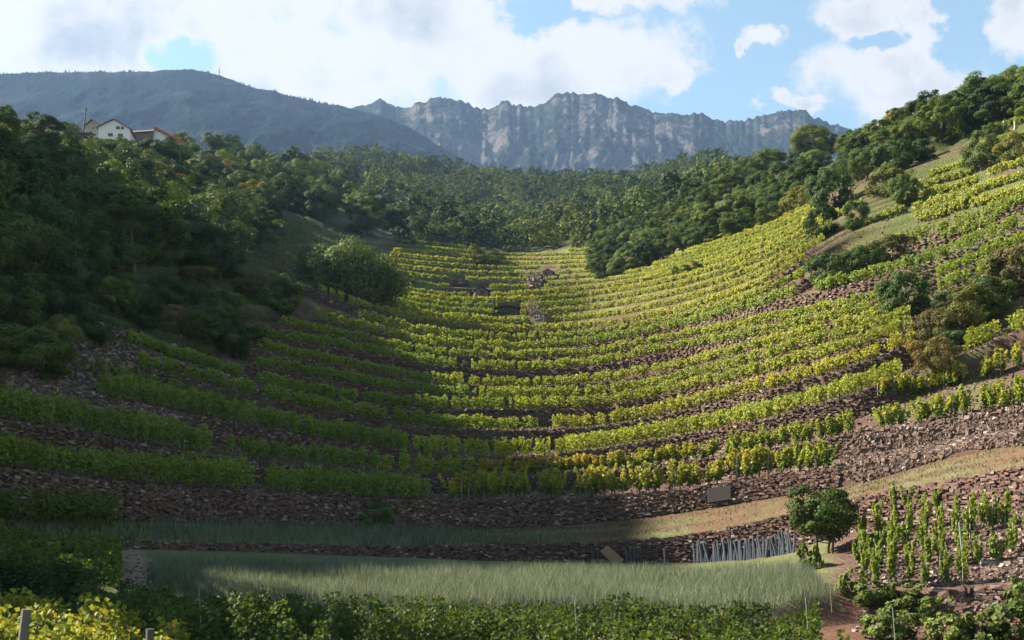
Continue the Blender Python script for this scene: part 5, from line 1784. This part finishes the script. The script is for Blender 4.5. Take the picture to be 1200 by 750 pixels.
# poles, posts and beam
def rod(name, label, a, b, r0, r1, col, cat, sides=8, mat=None, cap=None):
    a, b = np.array(a, float), np.array(b, float)
    root = empty(name, a)
    tag(root, label, cat)
    mb = MB(); V, Q = tube([a - a, (b - a) * .5, b - a, (b - a) * 1.004], [r0, (r0 + r1) / 2, r1, .004], sides); mb.add(V, Q, col)
    link('shaft', mb.mesh('shaft'), mat or M_WOOD, root)
    if cap:
        mb = MB(); mb.box(b - a, cap, col=np.array(col) * .8)
        link('cap', mb.mesh('cap'), mat or M_WOOD, root)
    return root


g = ground(28, 14.6)
rod('wooden_post', 'thick grey wooden post among the yellow vines in the lower left corner', hp(22, 790, 14.6), hp(31, 714, 14.6), .062, .06, (.10, .095, .095), 'post')
rod('wooden_post', 'second wooden post, its top just showing in the yellow vines', hp(174, 800, 15.5), hp(176, 737, 15.5), .055, .06, (.07, .065, .06), 'post')
a = at(1131, 682)
rod('metal_pole', 'tilted thin grey metal pole at the right side of the staked vines', a, hp(1124, 612, a[1] - .2), .035, .03, (.2, .23, .25), 'pole', mat=M_METAL)
a = at(1149, 664)
b = hp(1215, 658, a[1] - .2)
mb = MB()
dv = b - a
mb.box((0, 0, .06), (np.linalg.norm(dv), .16, .12), rz=math.atan2(dv[1], dv[0]), col=(.2, .19, .185))
o = link('wooden_beam', mb.mesh('wooden_beam'), M_WOOD, None, (a + b) / 2)
tag(o, 'long grey beam lying on the ground beside the staked vines', 'beam')
for u, v0, v1, D, lab in [(233, 738, 690, 26, 'thin grey rod in the dark vines, leftmost of the foreground rods'), (432, 745, 706, 26, 'thin grey rod in the dark vines under the left half of the plot'), (673, 742, 700, 26, 'thin grey rod in the dark vines under the middle of the plot'),
                          (944, 745, 700, 28, 'thin pale rod near the right end of the dark vine rows'), (972, 718, 676, 37, 'rusty thin post at the right end of the grass plot'), (1046, 752, 712, 30, 'thin rod on the red-brown soil at lower right')]:
    rod('thin_post', lab, hp(u + 3, v0, D), hp(u, v1, D), .012, .010, (.2, .15, .13) if u == 972 else (.2, .2, .2), 'post', 5, M_METAL)
a = hp(97, 158, 270)
rod('utility_pole', 'leaning wooden utility pole left of the hamlet', a, hp(101, 127, 270), .17, .14, (.09, .08, .075), 'utility pole', cap=(.9, .12, .12))
for u, v, lab in [(1176, 148, 'pale fence post by the highest vine row, left of two'), (1189, 149, 'pale fence post by the highest vine row, right of two')]:
    p = at(u, v + 3)
    rod('fence_post', lab, p, p + [0, 0, 1.1], .09, .08, (.5, .47, .42), 'post', 6)
# pale shelter frame on the right crest
p = hp(1039, 153, 178)
root = empty('open_shelter', p, R(12)); tag(root, 'pale slatted shelter among trees on the right crest', 'shelter')
mb = MB()
for i in range(6):
    mb.box((0, -.9 + i * .12, .5 + i * .22), (2.4, .10, .08), col=(.62, .64, .64))
link('slats', mb.mesh('slats'), M_PAINT, root)
for sx in (-1.1, 0, 1.1):
    mb = MB(); mb.box((sx, -.3, .2), (.09, .09, 3.2), col=(.5, .5, .5)); link('post', mb.mesh('post'), M_PAINT, root)
# antenna mast on the far ridge
p = hp(257, 88, 2300)
root = empty('antenna_mast', p); tag(root, 'tiny antenna mast on the ridge of the wooded mountain', 'mast')
mb = MB(); V, Q = tube([(0, 0, -8), (0, 0, 6), (0, 0, 16)], [1.3, 1.0, .5], 6); mb.add(V, Q, (.12, .12, .13))
link('tower', mb.mesh('tower'), M_METAL, root)
mb = MB(); mb.box((0, 0, 6), (5, 1, .6), col=(.12, .12, .13)); mb.box((0, 0, 9.5), (3.6, 1, .6), col=(.12, .12, .13))
link('crossarm', mb.mesh('crossarm'), M_METAL, root)
